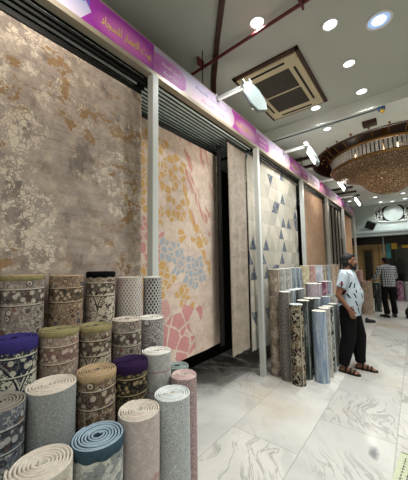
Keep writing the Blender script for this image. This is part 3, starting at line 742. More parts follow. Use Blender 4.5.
# ---------------------------------------------------------------- lamps
LENS = emit('downlight_lens', (.93, .97, 1), 9.0)
def make_downlight(loc, R, label, watts, big=False):
    root = empty('ceiling_downlight', loc)
    MB().lathe((0, 0, 0), [(R, 0), (R, -.012), (R * .84, -.018), (R * .8, -.004), (R * .8, 0)], 32).build('trim_ring', MAT_WHITE, root, smooth=True)
    if big:
        MB().lathe((0, 0, 0), [(R * .79, -.003), (R * .5, -.005)], 32).build('glass_rim', emit('downlight_rim_blue', (.4, .6, 1), .9), root)
        MB().lathe((0, 0, 0), [(R * .5, -.006), (R * .001, -.012)], 32).build('lens', LENS, root)
    else:
        MB().lathe((0, 0, 0), [(R * .8, -.004), (R * .5, -.008), (R * .001, -.010)], 32).build('lens', LENS, root)
    ld = bpy.data.lights.new('downlight_beam', 'SPOT'); ld.energy = watts * PI; ld.spot_size = math.radians(125); ld.spot_blend = .6; ld.color = DOWN_COL; ld.shadow_soft_size = R * .7
    lo = bpy.data.objects.new('downlight_beam', ld); col.objects.link(lo); lo.parent = root; lo.location = (0, 0, -.03)
    return tag(root, label, 'downlight', 'ceiling downlights')
for x, y, z, R, lab in [
 (-1.19, 2.493, H1, .085, 'round white downlight glowing next to the maroon pipe'),
 (-.574, 3.031, H1, .085, 'round white downlight left of the big blue-rimmed lamp'),
 (-.144, 3.321, H1, .13, 'large recessed lamp with blue glass rim at upper right'),
 (-.524, 3.82, H1, .08, 'small downlight between the air conditioner and the ceiling step, upper one'),
 (-.486, 4.60, H1, .085, 'downlight close to the ceiling step above the brown box'),
 (-1.169, 4.60, H1, .085, 'downlight at the lower corner of the air conditioner'),
 (-1.111, 5.08, H2, .075, 'downlight on the lower ceiling left of the brown box'),
 (-1.067, 11.9, H2, .09, 'left far downlight beyond the chandelier, upper of its pair'),
 (-.99, 13.05, H2, .09, 'left far downlight nearest the lattice medallion'),
 (-.60, 13.25, H2, .09, 'far downlight right above the lattice medallion'),
 (-.207, 11.9, H2, .09, 'far downlight at the right frame edge, upper of its pair'),
 (-.181, 13.0, H2, .09, 'far downlight at the right frame edge, lower of its pair'),
 (-1.95, 12.0, H2, .09, 'far downlight above the end of the display rack'),
]: make_downlight((x, y, z), R, lab, DOWNLIGHT_W * (.33 if y > 11 else 1), big=R > .12)
for x, y in ((.9, .6), (.9, 3.4), (2.2, 2.0), (2.2, -1.0), (-.9, -1.2), (.9, -1.2)):
    make_downlight((x, y, H1), .085, 'round white ceiling downlight outside the picture', DOWNLIGHT_W)['group'] = 'downlights outside the picture'
for x, y in ((2.2, 6.0), (2.2, 9.0), (2.0, 12.0), (.9, 10.2), (-1.0, 9.9)):
    make_downlight((x, y, H2), .085, 'round white ceiling downlight outside the picture', DOWNLIGHT_W)['group'] = 'downlights outside the picture'
FL = emit('flood_lens', (1, .94, .85), 14.0)
def floodlight(y, tilt, rolld, label, z=3.795, ln=.45):
    root = empty('rack_floodlight', (-1.9, y, 3.79))
    MB().b2((0.03, -.022, -.02), (ln, .022, .02), .006).b2((-.03, -.05, .025), (.04, .05, .048), .003).build('arm', MAT_WHITE, root)
    mb = MB().b2((.0, -.03, -.045), (.03, .03, .06), .004); mb.build('mount_plate', MAT_WHITE, root)
    hd = empty('lamp_head', (ln, 0, .03)); hd.parent = root
    # head local: plate lies in x (length) / y, its lit side looks to -z
    hd.rotation_euler = (math.radians(rolld), math.radians(tilt), 0)
    mb = MB(); L, W = .47, .105
    prof = [(0.0, .04), (.06, .07), (.15, W), (.35, W), (L, .06)]
    t = [[mb.bm.verts.new((x, s_ * w_, zz)) for x, w_ in prof] for zz, s_ in ((.022, 1), (.022, -1), (-.022, -1), (-.022, 1))]
    for a in range(4):
        A, B = t[a], t[(a + 1) % 4]
        for k in range(len(prof) - 1): mb.bm.faces.new((A[k], A[k + 1], B[k + 1], B[k]))
    mb.bm.faces.new([q[0] for q in t]); mb.bm.faces.new([q[-1] for q in t])
    bmesh.ops.bevel(mb.bm, geom=list(mb.bm.edges), offset=.006, segments=2, affect='EDGES')
    mb.build('housing', plain('floodlight_shell', '#86918f', .35, .5, var=.02), hd)
    mb = MB()
    mb.b2((-.03, -.05, -.03), (.04, -.035, .03)).b2((-.03, .035, -.03), (.04, .05, .03)); mb.build('hinge_bracket', MAT_WHITE, hd)
    MB().b2((.12, -.08, -.028), (.40, .08, -.0215), .002).build('lens', FL, hd)
    ld = bpy.data.lights.new('flood_beam', 'AREA'); ld.shape = 'RECTANGLE'; ld.size = .28; ld.size_y = .15; ld.energy = FLOOD_W; ld.color = FLOOD_COL
    lo = bpy.data.objects.new('flood_beam', ld); col.objects.link(lo); lo.parent = hd; lo.location = (.26, 0, -.035)
    return tag(root, label, 'floodlight', 'arm floodlights on the rack fascia')
floodlight(.56, 66, 0, 'white arm floodlight outside the frame over the damask rug')
floodlight(2.69, 66, 36, 'white arm floodlight in front of the ceiling air conditioner')
floodlight(4.88, 64, -26, 'white arm floodlight with lit face left of the chandelier recess')
floodlight(7.32, 62, -26, 'white arm floodlight just below the left tip of the chandelier')
floodlight(9.7, 62, -26, 'small far arm floodlight at the end of the rack')

# ---------------------------------------------------------------- ceiling fittings
ac = empty('ceiling_air_conditioner', (-1.42, 3.79, H1)); tag(ac, 'beige ceiling cassette air conditioner in a brown timber frame', 'air conditioner')
W2, L2 = .465, .71
mb = MB()
for s_ in (-1, 1): mb.b2((s_ * W2, -L2, -.03), (s_ * (W2 - .045), L2, 0), .004).b2((-W2, s_ * L2, -.03), (W2, s_ * (L2 - .05), 0), .004)
mb.build('timber_frame', MAT_WOOD, ac)
ACB = plain('ac_beige', '#b9ad8c', .5, .4, var=.03)
MB().b2((-W2 + .045, -L2 + .05, -.05), (W2 - .045, L2 - .05, -.0), .01).build('face_panel', ACB, ac)
for a, b in (((-.345, -.44), (-.315, .44)), ((.315, -.44), (.345, .44)), ((-.25, -.60), (.25, -.565)), ((-.25, .565), (.25, .60))):
    MB().b2((a[0], a[1], -.054), (b[0], b[1], -.049)).build('air_slot', MAT_BLACK, ac)
for s_ in (0, 1):
    y0 = -.46 + s_ * .48; mb = MB().b2((-.26, y0, -.052), (.26, y0 + .44, -.049))
    for k in range(20): mb.b2((-.26, y0 + .005 + k * .022, -.06), (.26, y0 + .013 + k * .022, -.05))
    for k in range(5): mb.b2((-.25 + k * .12, y0, -.06), (-.245 + k * .12, y0 + .44, -.05))
    mb.build('intake_grille', plain('ac_grille_grey', '#4a463c', .6), ac)
pip = empty('sprinkler_pipe', (-1.4, 2.5, 4.22)); tag(pip, 'maroon sprinkler pipe running across the ceiling past the downlight', 'pipe')
MAR = plain('maroon_paint', '#5c1f24', .45, .4)
MB().cone((-1.5, .10, 0), (3.2, -.085, 0), .019, .019, 12).build('pipe', MAR, pip, smooth='auto')
MB().cone((-.87, .074, 0), (-.87, .074, -.09), .014, .014, 10).cone((-.87, .074, -.09), (-.87, .074, -.1), .03, .03, 12).ell((-.87, .074, -.075), (.018, .018, .018)).build('sprinkler_head', plain('dark_brass', '#4a3a28', .4, .5, .6), pip)
for x in (-.6, .68, 1.9): MB().b2((x - .01, -.05, -.025), (x + .01, .07, .076)).build('clip', MAR, pip)
cd = empty('conduit', (-1.0, 4.81, H2)); tag(cd, 'thin grey conduit along the ceiling step ending in a blue and yellow sensor', 'conduit')
MB().cone((-1.2, .115, -.012), (.70, .115, -.012), .011, .011, 10).build('tube', plain('conduit_grey', '#55636c', .5), cd)
MB().b2((.68, .075, -.045), (.78, .155, 0), .006).build('sensor_box', plain('sensor_blue', '#3f5c86', .5), cd)
MB().cone((.74, .115, -.045), (.74, .115, -.085), .035, .026, 16).build('sensor_dome', plain('sensor_yellow', '#c8a23a', .4), cd)
tag(MB().b2((-.58, 5.22, 4.02), (-.37, 5.36, H2), .008).build('junction_box', MAT_WOOD), 'small brown box on the lower ceiling at the chandelier opening', 'box')

# ---------------------------------------------------------------- chandelier
CC = (-.36, 6.82); ch = empty('crystal_chandelier', (CC[0], CC[1], 0)); tag(ch, 'huge round gold crystal chandelier hanging from the dark oval recess', 'chandelier')
GOLD = plain('antique_gold', '#8a6636', .35, .5, .7, var=.15, scale=20)
def crystal_mat():
    g = G('crystal', .08, .8); v = g.coord(); n = g.noise(v, 30, 2)
    g.b.inputs['Transmission Weight'].default_value = .25
    return g.done(g.ramp(n, [(.35, rgb('#c4bdb2')), (.6, rgb('#e2e2de')), (.75, rgb('#f4f0e8'))]))
CRY = crystal_mat()
def bead_mat():
    g = G('gold_bead_net', .3, .6); v = g.coord(); x, y, z = g.sep(v)
    vo = g.voro(v, 62, 'F1', .35); d = vo['Distance']; rc = g.sep(vo['Color'])
    c = g.ramp(rc[0], [(0, rgb('#5d4932')), (.5, rgb('#8f7454')), (.85, rgb('#ab9171')), (1, rgb('#eadcc4'))])
    c = g.mix(g.ss(d, .35, .6), c, rgb('#2e1d12'))
    m = g.done(c, d * -1.0, .8, .01); tr = g.t.nodes.new('ShaderNodeBsdfTranslucent'); mx = g.t.nodes.new('ShaderNodeMixShader'); mx.inputs[0].default_value = .45
    g.put(tr.inputs[0], c); g.t.links.new(g.b.outputs[0], mx.inputs[1]); g.t.links.new(tr.outputs[0], mx.inputs[2])
    g.t.links.new(mx.outputs[0], g.t.nodes['Material Output'].inputs[0]); return m
RB = 1.06
mb = MB().lathe((0, 0, 0), [(RB + .03, 3.915), (RB + .04, 3.935), (RB + .03, 3.96), (RB - .02, 3.96), (RB - .02, 3.915)], 72, close=True)
mb.lathe((0, 0, 0), [(RB + .02, 3.655), (RB + .04, 3.675), (RB + .02, 3.70), (RB - .02, 3.70), (RB - .02, 3.655)], 72, close=True); mb.build('ring_frame', GOLD, ch, smooth='auto')
NB = 96
for k in range(NB):
    a = 2 * PI * k / NB; mb = MB(); mb.box((0, 0, 0), (.02, .05, .235), bev=.006); o = mb.build('crystal_bar', CRY, ch)
    o.location = (RB * math.cos(a), RB * math.sin(a), 3.795); o.rotation_euler = (0, 0, a)
prof = [(1.06, 3.66), (1.03, 3.61), (.93, 3.56), (.80, 3.52), (.67, 3.48), (.56, 3.42), (.47, 3.34), (.36, 3.22), (.2, 3.13), (.001, 3.11)]
sm = []
for i in range(len(prof) - 1):
    for k in range(4): t = k / 4; sm.append((prof[i][0] * (1 - t) + prof[i + 1][0] * t, prof[i][1] * (1 - t) + prof[i + 1][1] * t))
o = MB().lathe((0, 0, 0), sm, 96).build('bead_bowl', bead_mat(), ch, smooth=True); o['kind'] = 'stuff'; o['label'] = 'shallow bowl of gold beads with a hanging centre dome'
MB().cone((0, 0, 3.93), (0, 0, H2 + HD), .05, .05, 16).build('stem', GOLD, ch)
mb = MB()
for k in range(6):
    a = PI * k / 6; mb.cone((math.cos(a) * RB, math.sin(a) * RB, 3.94), (-math.cos(a) * RB, -math.sin(a) * RB, 3.94), .015, .015, 8)
mb.build('spoke_frame', GOLD, ch)
mb = MB(); mb.bm.free(); ob = None
for k in range(26):
    a = 2 * PI * k / 26
    mb = MB().tube([(1.02 * math.cos(a), 1.02 * math.sin(a), 3.96), (1.14 * math.cos(a), 1.14 * math.sin(a), 4.10), (1.22 * math.cos(a), 1.22 * math.sin(a), 4.17), (1.30 * math.cos(a), 1.30 * math.sin(a), 4.12)], .012, 6)
    mb.ell((1.30 * math.cos(a), 1.30 * math.sin(a), 4.09), (.02, .02, .035), n=8).ell((1.14 * math.cos(a), 1.14 * math.sin(a), 4.13), (.022, .022, .022), n=8)
    mb.build('scroll_arm', GOLD, ch, smooth=True)
for k in range(8):
    a = 2 * PI * (k + .35) / 8
    lm = MB().ell((.90 * math.cos(a), .90 * math.sin(a), 3.80), (.035, .035, .05), n=12).build('bulb', emit('bulb_warm', (1, .7, .42), 9.0), ch, smooth=True)

ld = bpy.data.lights.new('chandelier_glow', 'POINT'); ld.energy = 50; ld.color = (1, .86, .68); ld.shadow_soft_size = .3
lo = bpy.data.objects.new('chandelier_glow', ld); col.objects.link(lo); lo.parent = ch; lo.location = (0, 0, 3.8)
# ---------------------------------------------------------------- lattice medallion and speaker on the far bulkhead
MX, MZ = -.622, 3.655; yb = YE - .03
med = empty('lattice_medallion', (MX, YE - .004, MZ)); tag(med, 'white round medallion framed by a black and white scroll lattice on far wall', 'wall panel')
def rot_xz(mb, off=(0, 0, 0)):
    for v in mb.bm.verts: v.co = Vector((v.co.x + off[0], -v.co.z + off[1], v.co.y + off[2]))
    return mb
mb = MB(); vs = []
for k in range(48):
    a = 2 * PI * k / 48; c_, s_ = math.cos(a), math.sin(a); e = .55
    vs.append((.66 * math.copysign(abs(c_) ** e, c_), .36 * math.copysign(abs(s_) ** e, s_)))
fr = [mb.bm.verts.new((x, -.012, z)) for x, z in vs]; bk = [mb.bm.verts.new((x, 0, z)) for x, z in vs]
mb.bm.faces.new(fr); [mb.bm.faces.new((fr[k], fr[(k + 1) % 48], bk[(k + 1) % 48], bk[k])) for k in range(48)]
mb.build('backing', MAT_BLACK, med)
LW = plain('lattice_white', '#d5d8d2', .5, .4, var=.02)
mb = MB()
mb.tube([(x * .99, -.02, z * .99) for x, z in vs + vs[:1]], .022, 6)
for side in (-1, 1):
    for (cx, cz, r, st) in ((.44, .24, .09, 0), (.47, .0, .10, 2), (.44, -.24, .09, 4), (.60, .15, .075, 1), (.60, -.15, .075, 3), (.33, .32, .05, 5), (.33, -.32, .05, 2.5), (.66, .0, .05, 1), (.62, .27, .05, 2), (.62, -.27, .05, 4), (.42, .10, .045, 1), (.42, -.10, .045, 3), (.54, .06, .04, 2), (.54, -.06, .04, 4), (.55, .30, .04, 0), (.55, -.30, .04, 3), (.26, .345, .03, 1), (.26, -.345, .03, 1), (.53, .21, .035, 2), (.53, -.21, .035, 5)):
        pts = []
        for k in range(22):
            t = k / 21; a = st + t * 3.4 * PI; rr = r * (1 - .8 * t); pts.append((side * (cx + rr * math.cos(a)), -.02, cz + rr * math.sin(a)))
        mb.tube(pts, .013, 5)
mb.build('scroll_lattice', LW, med)
mb = MB().lathe((0, 0, 0), [(.345, 0), (.345, .04), (.32, .05), (.30, .035), (.001, .035)], 48); rot_xz(mb); mb.build('round_plaque', plain('plaque_plaster', '#a9b2ae', .6, .3), med, smooth='auto')
mb = MB()
for k in range(9):
    for j in range(9):
        x, z = -.26 + k * .065, -.26 + j * .065
        if x * x + z * z < .075: mb.tube([(x - .02, -.038, z), (x, -.042, z + .022), (x + .02, -.038, z), (x, -.042, z - .022), (x - .02, -.038, z)], .005, 4)
mb.build('relief_pattern', plain('lattice_grey', '#aab2ae', .5), med)
sp = empty('loudspeaker', (-1.44, YE - .2, 3.2)); tag(sp, 'black box loudspeaker tilted on the far wall left of the medallion', 'loudspeaker')
rt = Matrix.Rotation(.45, 3, 'Y') @ Matrix.Rotation(.3, 3, 'X')
MB().box((0, 0, 0), (.34, .24, .30), rt, .012).build('cabinet', MAT_BLACK, sp)
MB().box(rt @ Vector((0, -.122, 0)), (.30, .012, .26), rt, .004).build('grille', plain('speaker_grille', '#1a1b1d', .7), sp)
MB().cone((0, .1, 0), (0, .2, 0), .02, .03, 10).build('bracket', MAT_BLACK, sp)

# ---------------------------------------------------------------- floor sticker
st = empty('floor_sticker', (-.255, 2.62, 0), math.radians(-6)); tag(st, 'pale green printed sticker on the marble floor, bottom right corner', 'sticker')
MB().b2((.0, -.5, 0), (.42, .40, .0015)).build('sheet', plain('sticker_green', '#b3b79b', .6, var=.03), st)
MB().b2((.0, .385, .0015), (.42, .40, .0021)).build('border_strip', plain('sticker_dark_green', '#61704f', .6), st)
mb = MB(); random.seed(3)
for cx, sz in ((.045, 1.0), (.085, 1.0)):
    y = .33
    while y > -.45:
        k = random.choice((0, 1, 2)); wd = random.uniform(.018, .04)
        mb.b2((cx - .005, y - wd, .0015), (cx + .003, y, .0022))
        if k: mb.b2((cx + .003, y - wd * .4, .0015), (cx + .014, y - wd * .2, .0022))
        if k == 2: mb.b2((cx - .014, y - wd * .7, .0015), (cx - .009, y - wd * .5, .0022))
        y -= wd + random.uniform(.006, .016)
mb.build('lettering', plain('sticker_ink', '#3a3d36', .6), st)
mb = MB(); rot = Matrix.Rotation(.5, 3, 'Z')
mb.ell((.17, .10, .002), (.03, .016, .0008), rot, 12).ell((.165, .05, .002), (.014, .024, .0008), rot, 12).ell((.19, .06, .002), (.012, .03, .0008), rot, 12)
mb.build('emblem', plain('sticker_navy', '#23283f', .6), st)

# ---------------------------------------------------------------- people
def remesh(mb, name, mat, parent, vox=.012, smooth=2):
    me = bpy.data.meshes.new('t'); mb.bm.to_mesh(me); mb.bm.free()
    o = bpy.data.objects.new('t', me); col.objects.link(o)
    r = o.modifiers.new('r', 'REMESH'); r.mode = 'VOXEL'; r.voxel_size = vox
    if smooth:
        s_ = o.modifiers.new('s', 'SMOOTH'); s_.iterations = smooth; s_.factor = .5
    bpy.context.view_layer.update()
    m2_ = bpy.data.meshes.new_from_object(o.evaluated_get(bpy.context.evaluated_depsgraph_get())); bpy.data.objects.remove(o)
    m2_.materials.clear(); m2_.materials.append(mat)
    for p in m2_.polygons: p.use_smooth = True
    ob_ = bpy.data.objects.new(name, m2_); col.objects.link(ob_); ob_.parent = parent; return ob_
V = Vector
def hand(mb, wrist, direc, thumb_dir, palm_n, curl=.35):
    """palm, four unequal fingers and a thumb leaving the side of the palm"""
    d = V(direc).normalized(); t = V(thumb_dir); t = (t - d * t.dot(d)).normalized(); nrm = V(palm_n); nrm = (nrm - d * nrm.dot(d) - t * nrm.dot(t)).normalized()
    w_ = V(wrist)
    for k, lt in enumerate((.027, .009, -.009, -.027)): mb.cap(w_ + t * lt * .6 + d * .01, .017, w_ + d * .085 + t * lt, .0125, 8)
    for k, (lt, ln) in enumerate(((.029, .070), (.0095, .080), (-.0095, .074), (-.028, .058))):
        a = w_ + d * .085 + t * lt; b = a + (d * math.cos(curl) + nrm * math.sin(curl)) * ln * .5 + t * lt * .06
        c_ = b + (d * math.cos(curl * 2.2) + nrm * math.sin(curl * 2.2)) * ln * .45
        mb.cap(a, .0095, b, .0088, 8); mb.cap(b, .0088, c_, .0072, 8)
    a = w_ + d * .025 + t * .022; b = w_ + d * .06 + t * .052 + nrm * .012; c_ = b + d * .032 + t * .008 + nrm * .01
    mb.cap(a, .014, b, .0105, 8); mb.cap(b, .0105, c_, .0085, 8)
def person(loc, heading, J, skin, label, clothes):
    root = empty('person', loc, heading); tag(root, label, 'person')
    mb = MB(); s_ = 1
    hip, chest, neck, head = V(J['hip']), V(J['chest']), V(J['neck']), V(J['head'])
    mb.ell(hip, (.13, .165, .13)); mb.ell((hip + chest) / 2 + V((J.get('belly', .0), 0, -.02)), (.125 + J.get('belly', 0), .16, .20)); mb.ell(chest, (.12, .175, .17))
    mb.cap(neck - V((0, 0, .05)), .064, neck + (head - neck) * .55, .055)
    Rh = Matrix.Rotation(J.get('yaw', 0), 3, 'Z') @ Matrix.Rotation(J.get('nod', 0), 3, 'Y')
    P = lambda x, y, z: head + Rh @ V((x, y, z))
    mb.ell(P(-.012, 0, .025), (.098, .076, .098), Rh); mb.ell(P(.022, 0, -.035), (.07, .06, .088), Rh); mb.ell(P(.05, 0, -.085), (.034, .036, .03), Rh)
    mb.cap(P(.088, 0, .012), .010, P(.108, 0, -.028), .014); mb.ell(P(.095, 0, -.032), (.015, .02, .012), Rh)
    mb.ell(P(.075, 0, .035), (.02, .055, .012), Rh)
    for y in (-1, 1): mb.ell(P(-.005, y * .077, -.008), (.024, .011, .034), Rh); mb.ell(P(.06, y * .04, -.025), (.025, .02, .02), Rh)
    mb.ell(P(.088, 0, -.062), (.013, .024, .006), Rh); mb.ell(P(.086, 0, -.075), (.013, .021, .007), Rh)
    for k in ('R', 'L'):
        sh, el, wr = V(J['sh' + k]), V(J['el' + k]), V(J['wr' + k]); sg = -1 if k == 'R' else 1
        mb.cap(chest + V((0, sg * .09, .10)), .07, sh, .058); mb.cap(sh, .055, el, .042); mb.cap(el, .042, wr, .028)
        hand(mb, wr, J.get('hd' + k, wr - el), J.get('th' + k, (1, 0, .2)), (0, -sg, 0) if 'pn' + k not in J else J['pn' + k])
        hp, kn, an, to = V(J['hp' + k]), V(J['kn' + k]), V(J['an' + k]), V(J['to' + k])
        mb.cap(hp, .085, kn, .058); mb.cap(kn, .056, kn * .45 + an * .55 + V((-.012, 0, 0)), .054); mb.cap(kn * .45 + an * .55 + V((-.012, 0, 0)), .054, an, .036)
        dr = (to - an); dr.z = 0; dn = dr.normalized(); hl = an - dn * .045; hl.z = .042
        mb.cap(hl, .034, V((an.x, an.y, .07)), .036); mb.cap(V((an.x, an.y, .065)), .036, an + dr * .72 + V((0, 0, .036 - an.z)), .028)
        sd = V((-dn.y, dn.x, 0))
        mb.cap(hl, .032, an + dr * .72 + V((0, 0, .036 - an.z)), .03)
        for q in range(5):
            b0 = an + dr * .68 + sd * (q - 2) * .017; b0.z = .032; b1 = b0 + dn * (.062 - .006 * abs(q - (3 if k == 'R' else 1))); b1.z = .028; mb.cap(b0, .014, b1, .009, 8)
    body = remesh(mb, 'body', skin, root, .0075, 2)
    ex = plain('eye_white', '#d8d4cc', .3); ir = plain('eye_dark', '#1a120d', .2)
    for y in (-1, 1):
        e = MB().ell(P(.074, y * .032, .008), (.014, .014, .011), n=10).build('eye', ex, root, smooth=True); MB().ell(P(.086, y * .034, .008), (.005, .007, .007), n=8).build('iris', ir, e, smooth=True)
        MB().cap(P(.090, y * .018, .030), .005, P(.078, y * .05, .032), .004, 8).build('eyebrow', plain('hair_black', '#0d0b0a', .7), root, smooth=True)
    MB().ell(P(.099, 0, -.066), (.004, .02, .004), Rh, 10).build('lips', plain('lips', '#6e3f36', .5), root, smooth=True)
    clothes(root, J, P, Rh)
    return root
def leg_cloth(mb, J, k, r=(.115, .085, .075, .06), top=True):
    hp, kn, an = V(J['hp' + k]), V(J['kn' + k]), V(J['an' + k]); a2 = an + V((0, 0, .02)); cf = kn * .5 + an * .5 + V((-.012, 0, 0))
    mb.cap(hp, r[0], kn, r[1]); mb.cap(kn, r[1], cf, r[2]); mb.cone(cf, a2, r[2], r[3], 18); mb.ell(cf, (r[2],) * 3)
    for q in range(3): p = a2 + V((0, 0, .03 + q * .04)); mb.ell(p, (r[3] * 1.22, r[3] * 1.22, .024))
def shirt_mat1():
    g = G('printed_tee', .85, .2); v = g.coord(); n = g.noise(v, 6, 3)
    wv = g.warp(v, 8, .03); vo = g.voro(wv, 8.5); d = vo['Distance']; rc = g.sep(vo['Color'])
    c = g.mix(n, rgb('#bcc8d0'), rgb('#9dabb6'))
    x, y, z = g.sep(vo['Position']); vx, vy, vz = g.sep(v)
    a = ((vz - z) * 1.0 + (vx - x) * (rc[1] - .5) * 3.0); l = (vz - z).ab()
    mk = g.band(a.ab() * 0.0 + (vx - x + vy - y + (vz - z) * (rc[2] - .5) * 1.6).ab(), -1, .014) * (l < .042)
    c = g.mix(mk * (rc[0] < .55), c, rgb('#15161a'))
    c = g.mix(g.band(d, .30, .38) * (rc[0] > .5) * ((vz - z) > -.02), c, rgb('#862430'))
    return g.done(c, n, .2, .01)
def shirt_mat2():
    g = G('checked_shirt', .85, .2); v = g.coord(); x, y, z = g.sep(v)
    k = ((y * 22.0).fr() < .45) * .5 + ((z * 20.0).fr() < .45) * .5
    return g.done(g.ramp(k, [(.1, rgb('#c6cacf')), (.4, rgb('#6d7279')), (.9, rgb('#1c1f25'))], 'CONSTANT'))
HAIR = plain('hair_black', '#0d0b0a', .7); TROUS = plain('black_trousers', '#0b0b0d', .85, .15, var=.25)
def shirt(mb, J, infl, sleeves, hem):
    hip, chest, neck = V(J['hip']), V(J['chest']), V(J['neck']); be = J.get('belly', 0)
    rings = []
    for z, dx, rx, ry in ((hem, .0, .142, .178), (hem + .08, .0, .145, .18), (1.08, be * .7, .145 + be * .3, .176), (1.2, be * .8, .142 + be * .3, .178), (1.32, be * .3, .130, .184), (1.41, 0, .120, .20), (1.475, -.005, .100, .195), (1.52, -.005, .080, .13), (1.545, 0, .068, .08)):
        f_ = (z - hip.z) / (neck.z - hip.z); c0 = hip.lerp(neck, f_); rings.append((c0.x + dx, c0.y, z, rx + infl, ry + infl))
    mb.loft(rings)
    for k in ('R', 'L'):
        sh, el, wr = V(J['sh' + k]), V(J['el' + k]), V(J['wr' + k]); sg = -1 if k == 'R' else 1
        mb.cap(chest + V((0, sg * .10, .075)), .082, sh, .072)
        e2 = sh.lerp(el, sleeves if sleeves < 1 else 1.0); mb.cone(sh, e2, .074, .072 if sleeves < 1 else .056, 18)
        if sleeves >= 1: mb.ell(el, (.056,) * 3); mb.cone(el, el.lerp(wr, min(1, sleeves - 1)), .056, .046, 18)
    return mb
def cut_below(mb, z):
    for v in mb.bm.verts:
        if v.co.z < z: v.co.z = z + (v.co.z - z) * .05
def clothes1(root, J, P, Rh):
    mb = MB(); shirt(mb, J, .022, .62, .85)
    remesh(mb, 'printed_tee_shirt', shirt_mat1(), root, .012, 2)['label'] = 'white short-sleeved tee with black and red printed marks'
    mb = MB(); mb.ell(V(J['hip']) + V((0, 0, -.03)), (.158, .185, .14)); [leg_cloth(mb, J, k, (.125, .105, .098, .066)) for k in 'RL']
    remesh(mb, 'trousers', TROUS, root, .012, 2)['label'] = 'black gathered trousers'
    mb = MB(); mb.ell(P(-.028, 0, .04), (.094, .083, .094), Rh); mb.ell(P(-.05, 0, -.01), (.062, .080, .085), Rh); mb.ell(P(.03, 0, .092), (.055, .06, .03), Rh); mb.ell(P(.035, 0, .085), (.05, .03, .038), Rh)
    remesh(mb, 'hair', HAIR, root, .008, 1)
    mb = MB(); mb.ell(P(.05, 0, -.095), (.055, .052, .055), Rh)
    for y in (-1, 1): mb.cap(P(-.0, y * .066, -.035), .014, P(.03, y * .056, -.085), .024); mb.cap(P(.078, y * .030, -.055), .012, P(.08, y * .034, -.085), .016)
    mb.cap(P(.1, -.022, -.05), .009, P(.1, .022, -.05), .009)
    remesh(mb, 'beard', HAIR, root, .007, 1)
    sol = plain('sandal_leather', '#14100d', .6, .3)
    for k in 'RL':
        an, to = V(J['an' + k]), V(J['to' + k]); d_ = to - an; d_.z = 0; dn = d_.normalized(); sd = V((-dn.y, dn.x, 0)); mb = MB()
        h0 = an - dn * .085; vs = []
        L_ = d_.length + .11; prof_ = [(0, .018), (.02, .034), (.3, .036), (.62, .044), (.85, .046), (.97, .028), (1, .012)]
        up = [h0 + dn * L_ * a + sd * b for a, b in prof_] + [h0 + dn * L_ * a - sd * b for a, b in prof_[::-1]]
        t_ = [mb.bm.verts.new((p.x, p.y, .022)) for p in up]; b_ = [mb.bm.verts.new((p.x, p.y, .002)) for p in up]
        mb.bm.faces.new(t_); mb.bm.faces.new(b_[::-1]); n_ = len(up)
        for q in range(n_): mb.bm.faces.new((t_[q], b_[q], b_[(q + 1) % n_], t_[(q + 1) % n_]))
        s0 = mb.build('sandal', sol, root)
        for fr_, hh, rr in ((.58, .072, .013), (.74, .062, .013), (.38, .10, .012)):
            c0 = h0 + dn * L_ * fr_; pts = [c0 + sd * .046 * math.cos(a) + V((0, 0, .015 + (hh - .015) * math.sin(a) - c0.z)) for a in [PI * q / 10 for q in range(11)]]
            MB().tube(pts, rr, 6).build('strap', sol, s0, smooth=True)
J1 = dict(hip=(-.01, 0, .99), chest=(-.02, 0, 1.37), neck=(-.005, 0, 1.52), head=(.035, 0, 1.672), belly=.045, yaw=.22, nod=.03,
          shR=(-.03, -.21, 1.465), elR=(-.125, -.262, 1.165), wrR=(.01, -.25, .955), hdR=(.10, .02, -.22), thR=(1, .1, .4), pnR=(0.1, 1, 0),
          shL=(.0, .21, 1.465), elL=(-.04, .28, 1.17), wrL=(.06, .27, .94), hdL=(.06, 0, -.22), thL=(1, -.1, .3), pnL=(0, -1, 0),
          hpR=(-.02, -.095, .94), knR=(-.03, -.11, .52), anR=(-.11, -.13, .085), toR=(.08, -.19, .03),
          hpL=(.01, .095, .94), knL=(.10, .11, .52), anL=(.10, .12, .085), toL=(.30, .09, .03))
person((-.865, 4.74, 0), math.radians(7), J1, plain('skin_brown', '#7a523d', .55, .35, var=.05),
       'bearded man in white printed tee and black trousers standing beside the rolls', clothes1)
def clothes2(root, J, P, Rh):
    mb = MB(); shirt(mb, J, .018, 1.55, .9)
    mb.cone((-.0, 0, 1.49), (.0, 0, 1.55), .085, .075, 20)
    remesh(mb, 'checked_shirt', shirt_mat2(), root, .012, 2)['label'] = 'grey and white checked shirt with rolled sleeves'
    mb = MB(); mb.ell(V(J['hip']) + V((0, 0, -.03)), (.15, .18, .14)); [leg_cloth(mb, J, k, (.105, .078, .075, .07)) for k in 'RL']
    remesh(mb, 'trousers', TROUS, root, .012, 2)
    mb = MB(); mb.ell(P(-.022, 0, .035), (.100, .087, .098), Rh); mb.ell(P(-.045, 0, -.02), (.068, .081, .085), Rh)
    remesh(mb, 'hair', HAIR, root, .009, 1)
    for k in 'RL':
        an, to = V(J['an' + k]), V(J['to' + k]); d_ = to - an; d_.z = 0; dn = d_.normalized(); mb = MB()
        a = an - dn * .04; mb.cap((a.x, a.y, .045), .045, (an.x, an.y, .06), .05); b = an + d_ * .8; mb.cap((an.x, an.y, .055), .05, (b.x, b.y, .042), .042)
        mb.cap((b.x, b.y, .042), .042, (b.x + dn.x * .06, b.y + dn.y * .06, .036), .033)
        for v in mb.bm.verts: v.co.z = max(v.co.z, .002)
        remesh(mb, 'shoe', plain('black_shoe', '#0c0b0b', .4, .5), root, .010, 1)
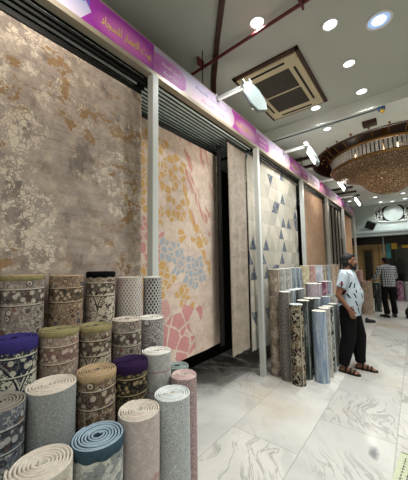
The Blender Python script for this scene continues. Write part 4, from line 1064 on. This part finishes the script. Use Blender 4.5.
J2 = dict(hip=(0, 0, .98), chest=(.02, .01, 1.36), neck=(.03, .01, 1.52), head=(.06, .01, 1.665), yaw=.25, nod=.15,
          shR=(.02, -.20, 1.45), elR=(.05, -.27, 1.18), wrR=(.22, -.2, 1.05), thR=(0, .3, 1), pnR=(0, 1, 0),
          shL=(.03, .21, 1.45), elL=(.05, .31, 1.18), wrL=(.18, .39, 1.075), hdL=(.16, .09, -.02), thL=(.2, -1, 0), pnL=(0, 0, -1),
          hpR=(0, -.095, .94), knR=(.02, -.12, .51), anR=(-.0, -.14, .085), toR=(.16, -.19, .03),
          hpL=(0, .095, .94), knL=(.03, .12, .51), anL=(-.05, .12, .085), toL=(.08, .20, .03))
person((-.70, 9.72, 0), math.radians(128), J2, plain('skin_tan', '#96694f', .55, .35, var=.05),
       'man in checked shirt seen from behind with a hand on a pinkish roll', clothes2)
# a shoe and a dark bag seen on the floor farther back
def shoe_thing(loc, rz, label):
    root = empty('shoe', loc, rz); mb = MB().cap((0, 0, .05), .045, (.09, 0, .05), .045).cap((.09, 0, .05), .045, (.2, 0, .036), .034).cap((0, 0, .06), .045, (.01, 0, .09), .042)
    for v in mb.bm.verts: v.co.z = max(v.co.z, .004)
    remesh(mb, 'upper', plain('shoe_charcoal', '#1d1e20', .6), root, .008, 1)
    MB().b2((-.045, -.04, 0), (.23, .04, .012), .004).build('sole', MAT_BLACK, root); return tag(root, label, 'shoe')
shoe_thing((-1.16, 8.55, 0), math.radians(35), 'dark grey shoe on the floor right of the bearded man')
bag = empty('bag', (-.2, 9.85, 0), .3); tag(bag, 'small black bag on the marble floor at the right frame edge', 'bag')
mb = MB().ell((0, 0, .16), (.16, .1, .17)).box((0, 0, .1), (.26, .17, .2), bev=.03)
for v in mb.bm.verts: v.co.z = max(v.co.z, .003)
remesh(mb, 'pouch', plain('bag_black', '#0e0e10', .6), bag, .012, 2)
MB().tube([(-.08, 0, .3), (-.06, 0, .38), (0, 0, .41), (.06, 0, .38), (.08, 0, .3)], .01, 6).build('handle', MAT_BLACK, bag)
